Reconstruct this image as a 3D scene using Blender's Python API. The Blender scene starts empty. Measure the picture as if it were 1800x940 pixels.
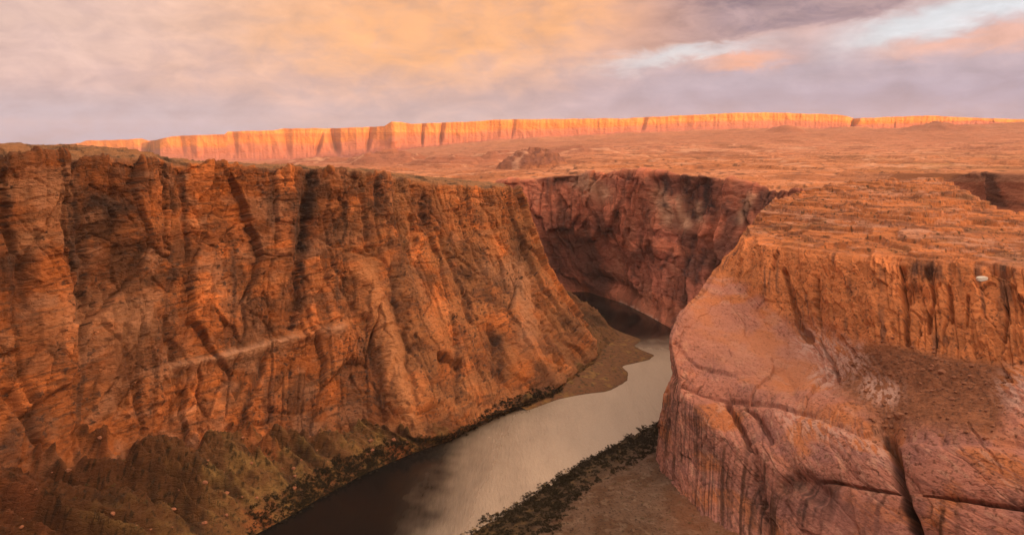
import bpy, math, random
import numpy as np
from concurrent.futures import ThreadPoolExecutor
from mathutils import Vector

random.seed(7)
rng = np.random.default_rng(11)
POOL = ThreadPoolExecutor(4)
C = bpy.context.scene
COL = C.collection

# ------------------------------------------------------------------ camera
CAM_H = 260.0                      # eye height above the river, metres
FPX = 1300.0                       # focal length in pixels of an 1800 px wide frame
PITCH = math.radians(9.26)
cam_d = bpy.data.cameras.new('camera')
cam = bpy.data.objects.new('camera', cam_d)
COL.objects.link(cam)
cam.location = (0, 0, CAM_H)
cam.rotation_euler = (math.pi / 2 - PITCH, 0, 0)
cam_d.sensor_width = 36.0
cam_d.lens = 36.0 * FPX / 1800.0
cam_d.clip_start = 1.0
cam_d.clip_end = 60000.0
C.camera = cam

# ------------------------------------------------------------------ light
SUN_EL = math.radians(2.0)
SUN_AZ = math.radians(145.0)       # clockwise from +Y: low, behind the camera and to its right
sx, sy = math.sin(SUN_AZ), math.cos(SUN_AZ)
sun_d = bpy.data.lights.new('sun', 'SUN')
sun_d.energy = 4.4
sun_d.angle = math.radians(0.5)
sun_d.color = (1.0, 0.55, 0.19)
sun = bpy.data.objects.new('sun', sun_d)
COL.objects.link(sun)
to_sun = Vector((sx * math.cos(SUN_EL), sy * math.cos(SUN_EL), math.sin(SUN_EL)))
sun.rotation_euler = to_sun.to_track_quat('Z', 'Y').to_euler()

C.view_settings.view_transform = 'Standard'
C.view_settings.look = 'None'
C.view_settings.gamma = 1.0
C.view_settings.exposure = 1.0
C.view_settings.use_curve_mapping = False
C.cycles.use_denoising = True
C.cycles.volume_bounces = 0
C.cycles.max_bounces = 6
C.cycles.diffuse_bounces = 2


class NT:
    """small expression helper over a node tree"""
    def __init__(self, tree):
        self.t = tree

    def node(self, kind, **kw):
        n = self.t.nodes.new(kind)
        for k, v in kw.items():
            setattr(n, k, v)
        return n

    def put(self, sock, v):
        if hasattr(v, 'is_linked') or isinstance(v, bpy.types.NodeSocket):
            self.t.links.new(v, sock)
        else:
            sock.default_value = v

    def m(self, op, a, b=None, c=None, clamp=False):
        n = self.node('ShaderNodeMath', operation=op, use_clamp=clamp)
        self.put(n.inputs[0], a)
        if b is not None:
            self.put(n.inputs[1], b)
        if c is not None:
            self.put(n.inputs[2], c)
        return n.outputs[0]

    def add(self, a, b): return self.m('ADD', a, b)
    def mul(self, a, b): return self.m('MULTIPLY', a, b)
    def sub(self, a, b): return self.m('SUBTRACT', a, b)

    def smooth(self, x, e0, e1):
        n = self.node('ShaderNodeMapRange', interpolation_type='SMOOTHSTEP')
        self.put(n.inputs[0], x)
        n.inputs[1].default_value = e0
        n.inputs[2].default_value = e1
        n.inputs[3].default_value = 0.0
        n.inputs[4].default_value = 1.0
        return n.outputs[0]

    def mix(self, f, a, b, blend='MIX'):
        n = self.node('ShaderNodeMix', data_type='RGBA', blend_type=blend)
        self.put(n.inputs[0], f)
        self.put(n.inputs[6], a if not isinstance(a, tuple) else (*a, 1)[:4])
        self.put(n.inputs[7], b if not isinstance(b, tuple) else (*b, 1)[:4])
        return n.outputs[2]

    def xyz(self, x, y, z):
        n = self.node('ShaderNodeCombineXYZ')
        for i, v in enumerate((x, y, z)):
            self.put(n.inputs[i], v)
        return n.outputs[0]

    def noise(self, vec, scale, detail=4, rough=0.55, dist=0.0):
        n = self.node('ShaderNodeTexNoise')
        self.put(n.inputs['Vector'], vec)
        n.inputs['Scale'].default_value = scale
        n.inputs['Detail'].default_value = detail
        n.inputs['Roughness'].default_value = rough
        n.inputs['Distortion'].default_value = dist
        return n.outputs[0]


def lin(r, g, b):
    f = lambda c: (c / 255 / 12.92) if c <= 10 else ((c / 255 + 0.055) / 1.055) ** 2.4
    return (f(r), f(g), f(b))


# ------------------------------------------------------------------ world: dusk sky under lit cloud
world = bpy.data.worlds.new('World')
C.world = world
world.use_nodes = True
wt = world.node_tree
wt.nodes.clear()
w = NT(wt)
SKY_STRENGTH = 0.1
geo = w.node('ShaderNodeTexCoord').outputs['Generated']
sep = w.node('ShaderNodeSeparateXYZ')
wt.links.new(geo, sep.inputs[0])
dx, dy, dz = sep.outputs
az = w.mul(w.m('ARCTAN2', dx, dy), 57.29578)
el = w.mul(w.m('ARCSINE', dz), 57.29578)
sky = w.node('ShaderNodeTexSky', sky_type='NISHITA', sun_disc=False)
sky.sun_elevation = SUN_EL
sky.sun_rotation = SUN_AZ
sky.altitude = 1300
sky.dust_density = 2.0


def S(r, g, b, k=1.0):
    c = lin(r, g, b)
    return tuple(v * k / SKY_STRENGTH / 2 ** 1.0 for v in c)


cv = w.xyz(w.mul(az, 0.055), w.mul(el, 0.22), 0.0)
n_big = w.noise(cv, 1.0, 5, 0.55, 0.6)
n_fine = w.noise(w.xyz(w.mul(az, 0.22), w.mul(el, 0.46), 3.1), 1.6, 7, 0.62, 0.4)
n_streak = w.noise(w.xyz(w.mul(az, 0.05), w.mul(el, 1.5), 8.7), 1.2, 5, 0.6, 0.3)
wob = w.mul(w.sub(n_big, 0.5), 8.0)
wob2 = w.mul(w.sub(n_fine, 0.5), 3.0)
azw = w.add(az, w.mul(wob, 1.2))
elw = w.add(w.add(el, w.mul(wob, 0.30)), wob2)


def gauss(a0, sa, e0, se):
    a = w.m('POWER', w.m('ABSOLUTE', w.mul(w.sub(azw, a0), 1.0 / sa)), 2.0)
    e = w.m('POWER', w.m('ABSOLUTE', w.mul(w.sub(elw, e0), 1.0 / se)), 2.0)
    return w.m('EXPONENT', w.mul(w.add(a, e), -1.0))


# horizon band: grey lavender, with pink cloud above it
col = w.mix(w.smooth(elw, 0.0, 6.0), S(164, 172, 196), S(212, 180, 180))
col = w.mix(w.mul(w.smooth(az, -6, 14), w.smooth(elw, 7.5, 3.0)), col, S(176, 166, 188))
col = w.mix(w.mul(w.smooth(azw, 8, -14), w.smooth(elw, 3.5, 9.0)), col, S(236, 196, 176))
col = w.mix(w.mul(gauss(-30, 11, 9.0, 6.0), 0.55), col, S(226, 196, 194))
col = w.mix(w.mul(w.smooth(az, -12, -26), w.smooth(el, 4.2, 1.0)), col, S(166, 174, 200))
# the glowing cloud
glow = w.m('MINIMUM', w.add(gauss(-9, 13, 8.5, 4.3), w.mul(gauss(4, 12, 11, 4.0), 0.8)), 1.0)
mott = w.smooth(n_fine, .30, .62)
glow = w.mul(glow, w.add(.72, w.mul(mott, .28)))
col = w.mix(w.mul(w.sub(1.0, mott), .22), col, S(196, 168, 176))
col = w.mix(w.mul(glow, 0.95), col, S(253, 182, 128))
# cloud deck at the upper right with a ragged diagonal lower edge, clear sky under it, pink banks below
n_edge = w.noise(w.xyz(w.mul(az, 0.30), w.mul(el, 0.85), 5.5), 1.0, 8, 0.62, 0.5)
ele = w.add(w.add(el, w.mul(w.sub(n_edge, 0.5), 2.6)), w.mul(wob, 0.10))
line = w.add(w.add(6.5, w.mul(w.sub(az, 7.4), 0.105)), w.mul(w.m('MAXIMUM', w.sub(az, 25.0), 0.0), 0.30))
edge = w.sub(ele, line)
clear = w.mix(0.90, sky.outputs[0], S(228, 234, 242, 1.12))


def band(c, k, a0, half, lo, hi):
    d_ = w.mul(w.sub(ele, w.add(c, w.mul(w.sub(az, a0), k))), 1.0 / half)
    return w.mul(w.m('EXPONENT', w.mul(w.mul(d_, d_), -1.0)), w.smooth(az, lo, hi))


col = w.mix(w.mul(band(5.2, 0.05, 20, 1.6, 2, 12), .5), col, S(186, 176, 192))
col = w.mix(w.mul(band(7.9, 0.20, 28, 1.15, 20, 27), .95), col, clear)
small = w.mul(w.m('EXPONENT', w.mul(w.m('POWER', w.mul(w.add(edge, .55), 2.0), 2.0), -1.0)), w.m('EXPONENT', w.mul(w.m('POWER', w.mul(w.sub(az, 12.5), .2), 2.0), -1.0)))
col = w.mix(w.mul(small, .75), col, clear)
col = w.mix(w.mul(band(6.35, 0.10, 28, .62, 23, 29), .9), col, S(240, 186, 170))
wisp = w.m('EXPONENT', w.mul(w.add(w.m('POWER', w.mul(w.sub(az, 17), .33), 2.0), w.m('POWER', w.mul(w.sub(ele, 6.05), 2.2), 2.0)), -1.0))
col = w.mix(w.mul(wisp, .9), col, S(244, 178, 152))
deck = w.mul(w.smooth(edge, -0.12, 0.55), w.smooth(az, 3, 13))
col = w.mix(w.mul(deck, 0.95), col, w.mix(w.smooth(w.add(az, w.mul(wob, .6)), 4, 17), S(230, 170, 140), w.mix(w.smooth(n_edge, .3, .7), S(132, 116, 134), S(186, 158, 162))))
# texture of the cloud
n_puff = w.noise(w.xyz(w.mul(az, 0.22), w.mul(el, 0.42), 12.0), 1.0, 8, 0.6, 0.8)
tex = w.add(0.46, w.mul(n_fine, 0.46))
tex = w.add(tex, w.mul(n_puff, 0.50))
tex = w.add(tex, w.mul(n_streak, 0.14))
mulc = w.node('ShaderNodeMix', data_type='RGBA', blend_type='MULTIPLY')
mulc.inputs[0].default_value = 1.0
wt.links.new(col, mulc.inputs[6])
wt.links.new(w.xyz(tex, tex, tex), mulc.inputs[7])
col = mulc.outputs[2]
# overhead and behind: bright warm cloud, brightest towards the sun
dsun = w.add(w.mul(dx, sx), w.mul(dy, sy))
over = w.mix(w.smooth(el, 15, 60), S(222, 190, 182, .36), S(246, 222, 200, 1.8))
col = w.mix(w.smooth(el, 12, 34), col, over)
behind = w.smooth(dy, 0.35, -0.15)
col = w.mix(w.mul(behind, w.smooth(el, -2, 4)), col, over)
# key light added as a bright cloud bank, unseen off to the right
KA, KE = math.radians(98), math.radians(27)
kd = w.add(w.add(w.mul(dx, math.sin(KA) * math.cos(KE)), w.mul(dy, math.cos(KA) * math.cos(KE))), w.mul(dz, math.sin(KE)))
key = w.mul(w.m('EXPONENT', w.mul(w.sub(kd, 1.0), 11.0)), w.smooth(dy, 0.75, 0.4))
key = w.mul(key, w.add(0.7, w.mul(n_fine, 0.6)))
col = w.mix(key, col, S(255, 206, 156, 8.8))
mixsky = w.mix(0.94, sky.outputs[0], col)
bg = w.node('ShaderNodeBackground')
wt.links.new(mixsky, bg.inputs[0])
bg.inputs[1].default_value = SKY_STRENGTH
wo = w.node('ShaderNodeOutputWorld')
wt.links.new(bg.outputs[0], wo.inputs[0])

# ------------------------------------------------------------------ maths helpers
ct, st = math.cos(PITCH), math.sin(PITCH)


def ray(px, py):
    """direction through a point of the photograph, scaled to 1 m of forward (y) travel"""
    px = np.asarray(px, float); py = np.asarray(py, float)
    a = (px - 900.0) / FPX
    b = (470.0 - py) / FPX
    x, y, z = a, ct + b * st, -st + b * ct
    return x / y, z / y


def at(px, py, Y):
    x, z = ray(px, py)
    return np.stack([x * Y, np.zeros_like(x) + Y, CAM_H + z * Y], -1)


def at_z(px, py, z0):
    x, z = ray(px, py)
    Y = (z0 - CAM_H) / z
    return np.stack([x * Y, Y, np.zeros_like(x) + z0], -1)


def to_px(P):
    x, y, z = P[..., 0], P[..., 1], P[..., 2] - CAM_H
    d = y * ct - z * st
    u = y * st + z * ct
    d = np.maximum(d, 1.0)
    return 900 + FPX * x / d, 470 - FPX * u / d


_perm = np.random.default_rng(5).permutation(256).astype(np.int32)
_perm = np.concatenate([_perm, _perm, _perm])
_g = np.random.default_rng(6).normal(size=(256, 3)).astype(np.float32)
_g /= np.linalg.norm(_g, axis=1, keepdims=True)


def _chunked(fn, *arr):
    arr = np.broadcast_arrays(*[np.asarray(a, np.float32) for a in arr])
    if arr[0].ndim < 2 or arr[0].size < 40000:
        return fn(*arr)
    parts = np.array_split(np.arange(arr[0].shape[0]), max(8, arr[0].size // 24000))
    parts = [p for p in parts if len(p)]
    res = list(POOL.map(lambda p: fn(*[a[p[0]:p[-1] + 1] for a in arr]), parts))
    if isinstance(res[0], tuple):
        return tuple(np.concatenate([r[i] for r in res]) for i in range(len(res[0])))
    return np.concatenate(res)


def perlin(x, y, z):
    return _chunked(_perlin, x, y, z)


def voro(x, y, seed=0):
    """cracked-block pattern: distance to the crack between blocks, one random number and a random tilt per block"""
    def f(x, y):
        xi = np.floor(x).astype(np.int32); yi = np.floor(y).astype(np.int32)
        f1 = np.full(x.shape, 9., np.float32); f2 = f1.copy(); rid = np.zeros_like(f1); tilt = np.zeros_like(f1)
        for i in (-1, 0, 1):
            for j in (-1, 0, 1):
                h = _perm[(_perm[(xi + i + seed) & 255] + yi + j) & 255]
                h2 = _perm[h + 77]; h3 = _perm[h + 151]
                ox = xi + i + .5 + (h2 / 255. - .5) * .9 - x; oy = yi + j + .5 + (h3 / 255. - .5) * .9 - y
                dd = np.sqrt(ox * ox + oy * oy).astype(np.float32)
                near = dd < f1
                f2 = np.where(near, f1, np.minimum(f2, dd)); rid = np.where(near, h / 255., rid)
                tilt = np.where(near, ox * (h2 / 128. - 1) + oy * (h3 / 128. - 1), tilt)
                f1 = np.where(near, dd, f1)
        return f2 - f1, rid.astype(np.float32), tilt.astype(np.float32)
    return _chunked(f, x, y)


def _perlin(x, y, z):
    xi = np.floor(x); yi = np.floor(y); zi = np.floor(z)
    xf, yf, zf = x - xi, y - yi, z - zi
    xi = xi.astype(np.int32) & 255; yi = yi.astype(np.int32) & 255; zi = zi.astype(np.int32) & 255
    fu = xf * xf * xf * (xf * (xf * 6 - 15) + 10)
    fv = yf * yf * yf * (yf * (yf * 6 - 15) + 10)
    fw = zf * zf * zf * (zf * (zf * 6 - 15) + 10)
    r = {}
    for i in (0, 1):
        A = _perm[xi + i]
        for j in (0, 1):
            B = _perm[A + yi + j]
            for k in (0, 1):
                g = _g[_perm[B + zi + k]]
                r[i, j, k] = g[..., 0] * (xf - i) + g[..., 1] * (yf - j) + g[..., 2] * (zf - k)
    l = lambda a, b, t: a + t * (b - a)
    x00 = l(r[0, 0, 0], r[1, 0, 0], fu); x10 = l(r[0, 1, 0], r[1, 1, 0], fu)
    x01 = l(r[0, 0, 1], r[1, 0, 1], fu); x11 = l(r[0, 1, 1], r[1, 1, 1], fu)
    return l(l(x00, x10, fv), l(x01, x11, fv), fw) * 1.6


def fbm(x, y, z, n=4, gain=0.5):
    s = 0; a = 1.0; f = 1.0
    for i in range(n):
        s = s + a * perlin(x * f + 17.3 * i, y * f + 5.1 * i, z * f - 9.7 * i)
        a *= gain; f *= 2.03
    return s


def ridged(x, y, z, n=3, gain=0.5):
    s = 0; a = 1.0; f = 1.0
    for i in range(n):
        s = s + a * (1 - np.abs(perlin(x * f + 31.1 * i, y * f + 2.9 * i, z * f)) * 2)
        a *= gain; f *= 2.1
    return s


def sstep(x, a, b):
    t = np.clip((x - a) / (b - a), 0, 1)
    return t * t * (3 - 2 * t)


def smooth_axis(A, r, axis):
    if r < 1:
        return A
    k = np.hanning(2 * r + 3)[1:-1]; k /= k.sum()
    pad = [(0, 0)] * A.ndim; pad[axis] = (r, r)
    B = np.pad(A, pad, mode='reflect', reflect_type='odd')
    out = np.zeros_like(A)
    n = A.shape[axis]
    sl = [slice(None)] * A.ndim
    for i, kv in enumerate(k):
        sl[axis] = slice(i, i + n)
        out += kv * B[tuple(sl)]
    return out


def interp_grid(ctrl, us, vs, nu, nv, ru=0, rv=0):
    """ctrl [rows, cols, 3] at parameters vs, us -> dense [nv, nu, 3]"""
    ctrl = np.asarray(ctrl, float)
    U = np.linspace(us[0], us[-1], nu); V = np.linspace(vs[0], vs[-1], nv)
    tmp = np.empty((ctrl.shape[0], nu, 3))
    for r in range(ctrl.shape[0]):
        for k in range(3):
            tmp[r, :, k] = np.interp(U, us, ctrl[r, :, k])
    tmp = smooth_axis(tmp, ru, 1)
    out = np.empty((nv, nu, 3))
    for k in range(3):
        col = tmp[:, :, k]
        idx = np.clip(np.searchsorted(vs, V, side='right') - 1, 0, len(vs) - 2)
        vs_ = np.asarray(vs)
        t = ((V - vs_[idx]) / (vs_[idx + 1] - vs_[idx]))[:, None]
        out[:, :, k] = col[idx] * (1 - t) + col[idx + 1] * t
    out = smooth_axis(out, rv, 0)
    return out, U, V


def normals(P):
    du = np.gradient(P, axis=1); dv = np.gradient(P, axis=0)
    n = np.cross(du, dv)
    n /= np.maximum(np.linalg.norm(n, axis=-1, keepdims=True), 1e-9)
    return n


def seg_dist(px, py, pts):
    d = np.full(px.shape, 1e9)
    for (x0, y0), (x1, y1) in zip(pts[:-1], pts[1:]):
        vx, vy = x1 - x0, y1 - y0
        t = np.clip(((px - x0) * vx + (py - y0) * vy) / (vx * vx + vy * vy + 1e-9), 0, 1)
        d = np.minimum(d, np.hypot(px - x0 - t * vx, py - y0 - t * vy))
    return d


def mixc(a, b, f):
    f = np.asarray(f)[..., None]
    return np.asarray(a) * (1 - f) + np.asarray(b) * f


def tag(o, label=None, cat=None, group=None, kind=None):
    if label: o['label'] = label
    if cat: o['category'] = cat
    if group: o['group'] = group
    if kind: o['kind'] = kind
    return o


def mesh_from_grid(name, P, color, mat, attrs=None):
    nv, nu, _ = P.shape
    me = bpy.data.meshes.new(name)
    idx = np.arange(nv * nu, dtype=np.int32).reshape(nv, nu)
    q = np.stack([idx[:-1, :-1], idx[:-1, 1:], idx[1:, 1:], idx[1:, :-1]], -1).reshape(-1, 4)
    me.vertices.add(nv * nu)
    me.vertices.foreach_set('co', P.astype(np.float32).ravel())
    me.loops.add(q.size)
    me.loops.foreach_set('vertex_index', q.ravel())
    me.polygons.add(len(q))
    me.polygons.foreach_set('loop_start', np.arange(0, q.size, 4, dtype=np.int32))
    me.polygons.foreach_set('use_smooth', np.ones(len(q), dtype=bool))
    me.update(calc_edges=True)
    if color is not None:
        a = me.color_attributes.new('tint', 'FLOAT_COLOR', 'POINT')
        c4 = np.ones((nv * nu, 4), np.float32)
        c4[:, :3] = np.clip(color.reshape(-1, 3), 0.004, 0.9)
        a.data.foreach_set('color', c4.ravel())
    for k, v in (attrs or {}).items():
        a = me.attributes.new(k, 'FLOAT', 'POINT')
        a.data.foreach_set('value', v.astype(np.float32).ravel())
    me.materials.append(mat)
    o = bpy.data.objects.new(name, me)
    COL.objects.link(o)
    return o


# ------------------------------------------------------------------ materials
def rock_material(name, scale=1.0, bump=0.9, rough=0.9, grain=0.5, fleck=0.55):
    m = bpy.data.materials.new(name); m.use_nodes = True
    t = m.node_tree; n = NT(t)
    b = t.nodes['Principled BSDF']
    at_ = n.node('ShaderNodeAttribute', attribute_name='tint')
    pos = n.node('ShaderNodeTexCoord').outputs['Object']
    mp = n.node('ShaderNodeMapping'); t.links.new(pos, mp.inputs[0])
    mp.inputs['Scale'].default_value = (1, 1, 2.4)
    v = mp.outputs[0]
    f1 = n.noise(v, 0.11 * scale, 6, 0.68, .4)
    f2 = n.noise(v, 0.42 * scale, 4, 0.7)
    mb = n.node('ShaderNodeMapping'); t.links.new(pos, mb.inputs[0])
    mb.inputs['Scale'].default_value = (.06, .06, 1.1)
    f3 = n.noise(mb.outputs[0], 0.42 * scale, 5, 0.7, .5)
    vo = n.node('ShaderNodeTexVoronoi', feature='DISTANCE_TO_EDGE')
    wv = n.node('ShaderNodeVectorMath', operation='ADD')
    t.links.new(v, wv.inputs[0])
    nz = n.node('ShaderNodeTexNoise'); t.links.new(v, nz.inputs['Vector']); nz.inputs['Scale'].default_value = .2 * scale
    sc_ = n.node('ShaderNodeVectorMath', operation='SCALE'); t.links.new(nz.outputs[1], sc_.inputs[0]); sc_.inputs[3].default_value = 5.0 / scale
    t.links.new(sc_.outputs[0], wv.inputs[1]); t.links.new(wv.outputs[0], vo.inputs['Vector'])
    vo.inputs['Scale'].default_value = .13 * scale
    crack = n.smooth(vo.outputs['Distance'], 0.0, .07)
    k = n.add(1.0 - grain, n.add(n.mul(f1, grain * .9), n.add(n.mul(f2, grain * .6), n.mul(f3, grain * .55))))
    spot = n.mul(n.smooth(f2, .53, .68), n.smooth(f1, .42, .60))
    k = n.mul(k, n.sub(1.0, n.mul(spot, fleck)))
    mul = n.node('ShaderNodeMix', data_type='RGBA', blend_type='MULTIPLY')
    mul.inputs[0].default_value = 1.0
    t.links.new(at_.outputs['Color'], mul.inputs[6])
    t.links.new(n.xyz(k, k, k), mul.inputs[7])
    t.links.new(mul.outputs[2], b.inputs['Base Color'])
    b.inputs['Roughness'].default_value = rough
    b.inputs['Specular IOR Level'].default_value = 0.12
    bp = n.node('ShaderNodeBump')
    bp.inputs['Strength'].default_value = bump
    bp.inputs['Distance'].default_value = 3.2 / scale
    hgt = n.add(n.add(n.mul(f1, .9), n.mul(f2, .4)), n.add(n.mul(f3, .55), n.mul(crack, .16)))
    t.links.new(hgt, bp.inputs['Height'])
    t.links.new(bp.outputs[0], b.inputs['Normal'])
    return m


M_rock = rock_material('sandstone')
M_slick = rock_material('slickrock', 1.4, 0.55, 0.85, 0.4, .45)
M_far = rock_material('far_sandstone', 0.08, 0.5, 0.95, 0.35, .3)
M_ground = rock_material('desert_ground', 0.9, 0.6, 0.95, 0.5, .6)
M_plain = rock_material('plateau_ground', 0.3, 0.7, 0.95, 0.45, .6)


def strata_tint(z, X, Y, cols, step=7.0, warp=3.0, seed=0):
    """layer colours chosen per bed of rock"""
    zz = (z + warp * fbm(X / 90 + seed, Y / 90, z / 60, 3)) / step
    r = np.random.default_rng(100 + seed)
    tab = r.integers(0, len(cols), 400)
    cols = np.asarray(cols)
    i = np.floor(zz).astype(int)
    f = sstep(zz - i, 0.7, 1.0)
    return mixc(cols[tab[i % 400]], cols[tab[(i + 1) % 400]], f)


def terrace(z, step, X, Y, amt=1.0, warp=0.9, sc=60.0, hard=0.55):
    h = z / step + warp * fbm(X / sc, Y / sc, 0 * X + 3.3, 3)
    i = np.floor(h); f = h - i
    s = sstep(f, hard, 1.0)
    return z + amt * step * (s - f)


# ================================================================== LEFT CANYON WALL
def build_left_wall():
    # columns: rim (px, py, Y), foot (px, py, z), water (px, py or None)
    cols = [
        # rim px, py, Y      foot px, py, z     water px, z=-4 py      plateau back px, py, Y
        (-330, 266, 380,    -420, 860, 95,     -500, 1500,   -330, 262, 900),
        (-60, 270, 470,     -90, 815, 84,      -160, 1300,   -60, 262, 1000),
        (70, 271, 515,      60, 800, 72,       60, 1150,     70, 262, 1050),
        (190, 276, 560,     190, 772, 60,      270, 1060,    180, 264, 1100),
        (320, 288, 625,     320, 768, 44,      400, 990,     310, 284, 1100),
        (440, 294, 680,     435, 768, 32,      500, 940,     430, 288, 1150),
        (545, 299, 726,     545, 758, 24,      580, 890,     540, 294, 1200),
        (610, 302, 762,     620, 752, 16,      660, 845,     605, 297, 1230),
        (670, 308, 805,     695, 768, 12,      730, 806,     665, 302, 1260),
        (730, 318, 848,     775, 770, 8,       800, 775,     725, 308, 1280),
        (805, 326, 900,     865, 728, 7,       885, 733,     800, 314, 1290),
        (870, 332, 950,     965, 690, 6,       980, 702,     860, 320, 1300),
        (905, 338, 985,     1046, 628, 6,      1056, 640,    890, 324, 1310),
    ]
    tr = np.array([0, .22, .48, .74, 1.0])          # foot .. rim
    rec = np.array([0, .36, .68, .88, 1.0])         # how far the face has leant back by then
    grid = []
    for (rx, ry, rY, fx, fy, fz, wx, wy, bx, by, bY) in cols:
        R = at(rx, ry, rY); F = at_z(fx, fy, fz); W = at_z(wx, wy, -4.0)
        B = at(bx, by, bY); B[2] = min(B[2], R[2] + 3)
        colp = [W, W * .5 + F * .5 + np.array([0, 0, -2 if fz > 20 else 1])]
        for t, r in zip(tr, rec):
            p = F + (R - F) * r
            p[2] = F[2] + (R[2] - F[2]) * t
            colp.append(p)
        mid = R + (B - R) * .18; mid[2] = R[2] + 1.5
        colp += [mid, B]
        grid.append(colp)
    # the nose turns the corner and runs away up the canyon
    for dR, dF, dW in ((np.array([18, 1085, 190.]), np.array([84, 1060, 45.]), np.array([160, 985, -4.])),
                       (np.array([-30, 1210, 190.]), np.array([18, 1210, 55.]), np.array([120, 1140, -4.])),
                       (np.array([-110, 1380, 190.]), np.array([-40, 1330, 40.]), np.array([82, 1345, -4.]))):
        colp = [dW, dW * .5 + dF * .5 + np.array([0, 0, 3.])]
        for t, r in zip(tr, rec):
            p = dF + (dR - dF) * r
            p[2] = dF[2] + (dR[2] - dF[2]) * t
            colp.append(p)
        B = np.array([-250., 1420., 178.])
        colp += [dR + (B - dR) * .18, B]
        grid.append(colp)
    ctrl = np.array(grid).transpose(1, 0, 2)
    # spacing along u by the plan length of the mid line
    midl = ctrl[4]
    L = np.r_[0, np.cumsum(np.linalg.norm(np.diff(midl[:, :2], axis=0), axis=1))]
    us = L / L[-1]
    vs = [0, .10, .20, .34, .52, .70, .86, .93, 1.0]
    nu, nv = 1300, 640
    P, U, V = interp_grid(ctrl, us, vs, nu, nv, ru=22, rv=7)
    N = normals(P)
    s = np.cumsum(np.r_[0, np.linalg.norm(np.diff(P[nv // 2, :, :2], axis=0), axis=1)])[None, :] + 0 * P[..., 0]
    vis = (U < us[13] + 0.01)[None, :] + 0 * P[..., 0] > 0
    X, Y, Z = P[..., 0], P[..., 1], P[..., 2]
    Vv = V[:, None] + 0 * X
    wob_ = .055 * fbm(X / 34, Y / 34, Z / 60, 4, .6)
    cliff = sstep(Vv + wob_, .17, .22) * (1 - sstep(Vv, .855, .875))
    talus = 1 - sstep(Vv + wob_, .165, .205)
    px, py = to_px(P)
    px = px + 5 * fbm(X / 14, Y / 14, Z / 14, 3) * 1.3
    py = py + 4 * fbm(X / 14 + 9, Y / 14, Z / 14, 2)

    # ---- relief
    skew = sstep(px, 640, 760)                     # joints lean over in the right part
    sj = s - skew * (Z - 120) * 0.32 * -1.0
    d = 10 * perlin(sj / 130, Z / 420, 1.2) * cliff
    d += 1.6 * perlin(sj / 42 + 4, Z / 190, 5.2) * cliff
    fr = ridged(sj / 33 + 7, Z / 150, 2.2 + 0 * X, 2)          # vertical fins
    d += .7 * fr * cliff * (0.5 - 0.4 * skew)
    jn = np.abs(perlin(sj / 21 + 2.0, Z / 260, 8.8))
    d -= 3.0 * np.exp(-(jn / 0.03) ** 2) * cliff * sstep(perlin(sj / 60, Z / 55, 3.0), -.15, .25)
    jn2 = np.abs(perlin(sj / 9 + 12.0, Z / 70, 18.8))
    d -= 1.7 * np.exp(-(jn2 / 0.06) ** 2) * cliff * sstep(perlin(sj / 30, Z / 30, 13.0), -.05, .3)
    # fractured blocks and slabs at three sizes
    wx = sj + 7 * fbm(X / 50, Y / 50, Z / 50, 3); wz = Z + .16 * s + 5 * fbm(X / 40 + 9, Y / 40, Z / 40, 3)
    e1, r1, t1 = voro(wx / 40, wz / 105, 3)
    d += (7 * (r1 - .5) + 9 * t1 - 3.0 * np.exp(-(e1 / .028) ** 2)) * cliff
    e2, r2, t2 = voro(wx / 15 + 30, wz / 36, 8)
    m2 = sstep(perlin(sj / 60 + 3, Z / 50, 2.0), -.35, .25)
    d += (2.6 * (r2 - .5) + 4.4 * t2 - 1.5 * np.exp(-(e2 / .045) ** 2)) * cliff * (.35 + .65 * m2)
    e3, r3, t3 = voro((wx + 2 * fbm(X / 9, Y / 9, Z / 9, 2)) / 6.5, wz / 7.5, 14)
    m3 = sstep(perlin(sj / 34 + 8, Z / 28, 5.0), -.2, .3)
    d += (1.6 * (r3 - .5) + 2.2 * t3 - .5 * np.exp(-(e3 / .09) ** 2)) * cliff * (.25 + .75 * m3)
    d += (0.9 * fbm(X / 7, Y / 7, Z / 5, 4, .62) - .9 * np.abs(fbm(X / 3.4, Y / 3.4, Z / 2.6, 2))) * cliff
    # horizontal beds, thin and uneven, mostly in the upper third
    up = (.25 + .75 * sstep(Vv, .50, .72)) * cliff
    zz = Z / 6.5 + 1.6 * fbm(sj / 55, Z / 30, 4.4, 4)
    bi = np.floor(zz); bf = zz - bi
    hb = np.random.default_rng(3).random(600)
    bo = hb[bi.astype(int) % 600] * (1 - sstep(bf, .8, 1)) + hb[(bi.astype(int) + 1) % 600] * sstep(bf, .8, 1)
    bam = sstep(fbm(sj / 50 + 4, Z / 22, 1.1, 3), -.25, .4)
    d += 3.6 * (bo - .5) * up * bam
    zz2 = Z / 23 + 0.9 * fbm(sj / 120, Z / 80, 9.4, 3)
    d += 2.2 * (sstep((zz2 % 1.0), .0, .85) - .5) * cliff * sstep(perlin(sj / 80, Z / 60, 6.6), -.1, .3)

    px, py = to_px(P + N * d[..., None]); px = px + 6 * fbm(X / 14, Y / 14, Z / 14, 3); py = py + 4 * fbm(X / 14 + 9, Y / 14, Z / 14, 2)
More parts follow.
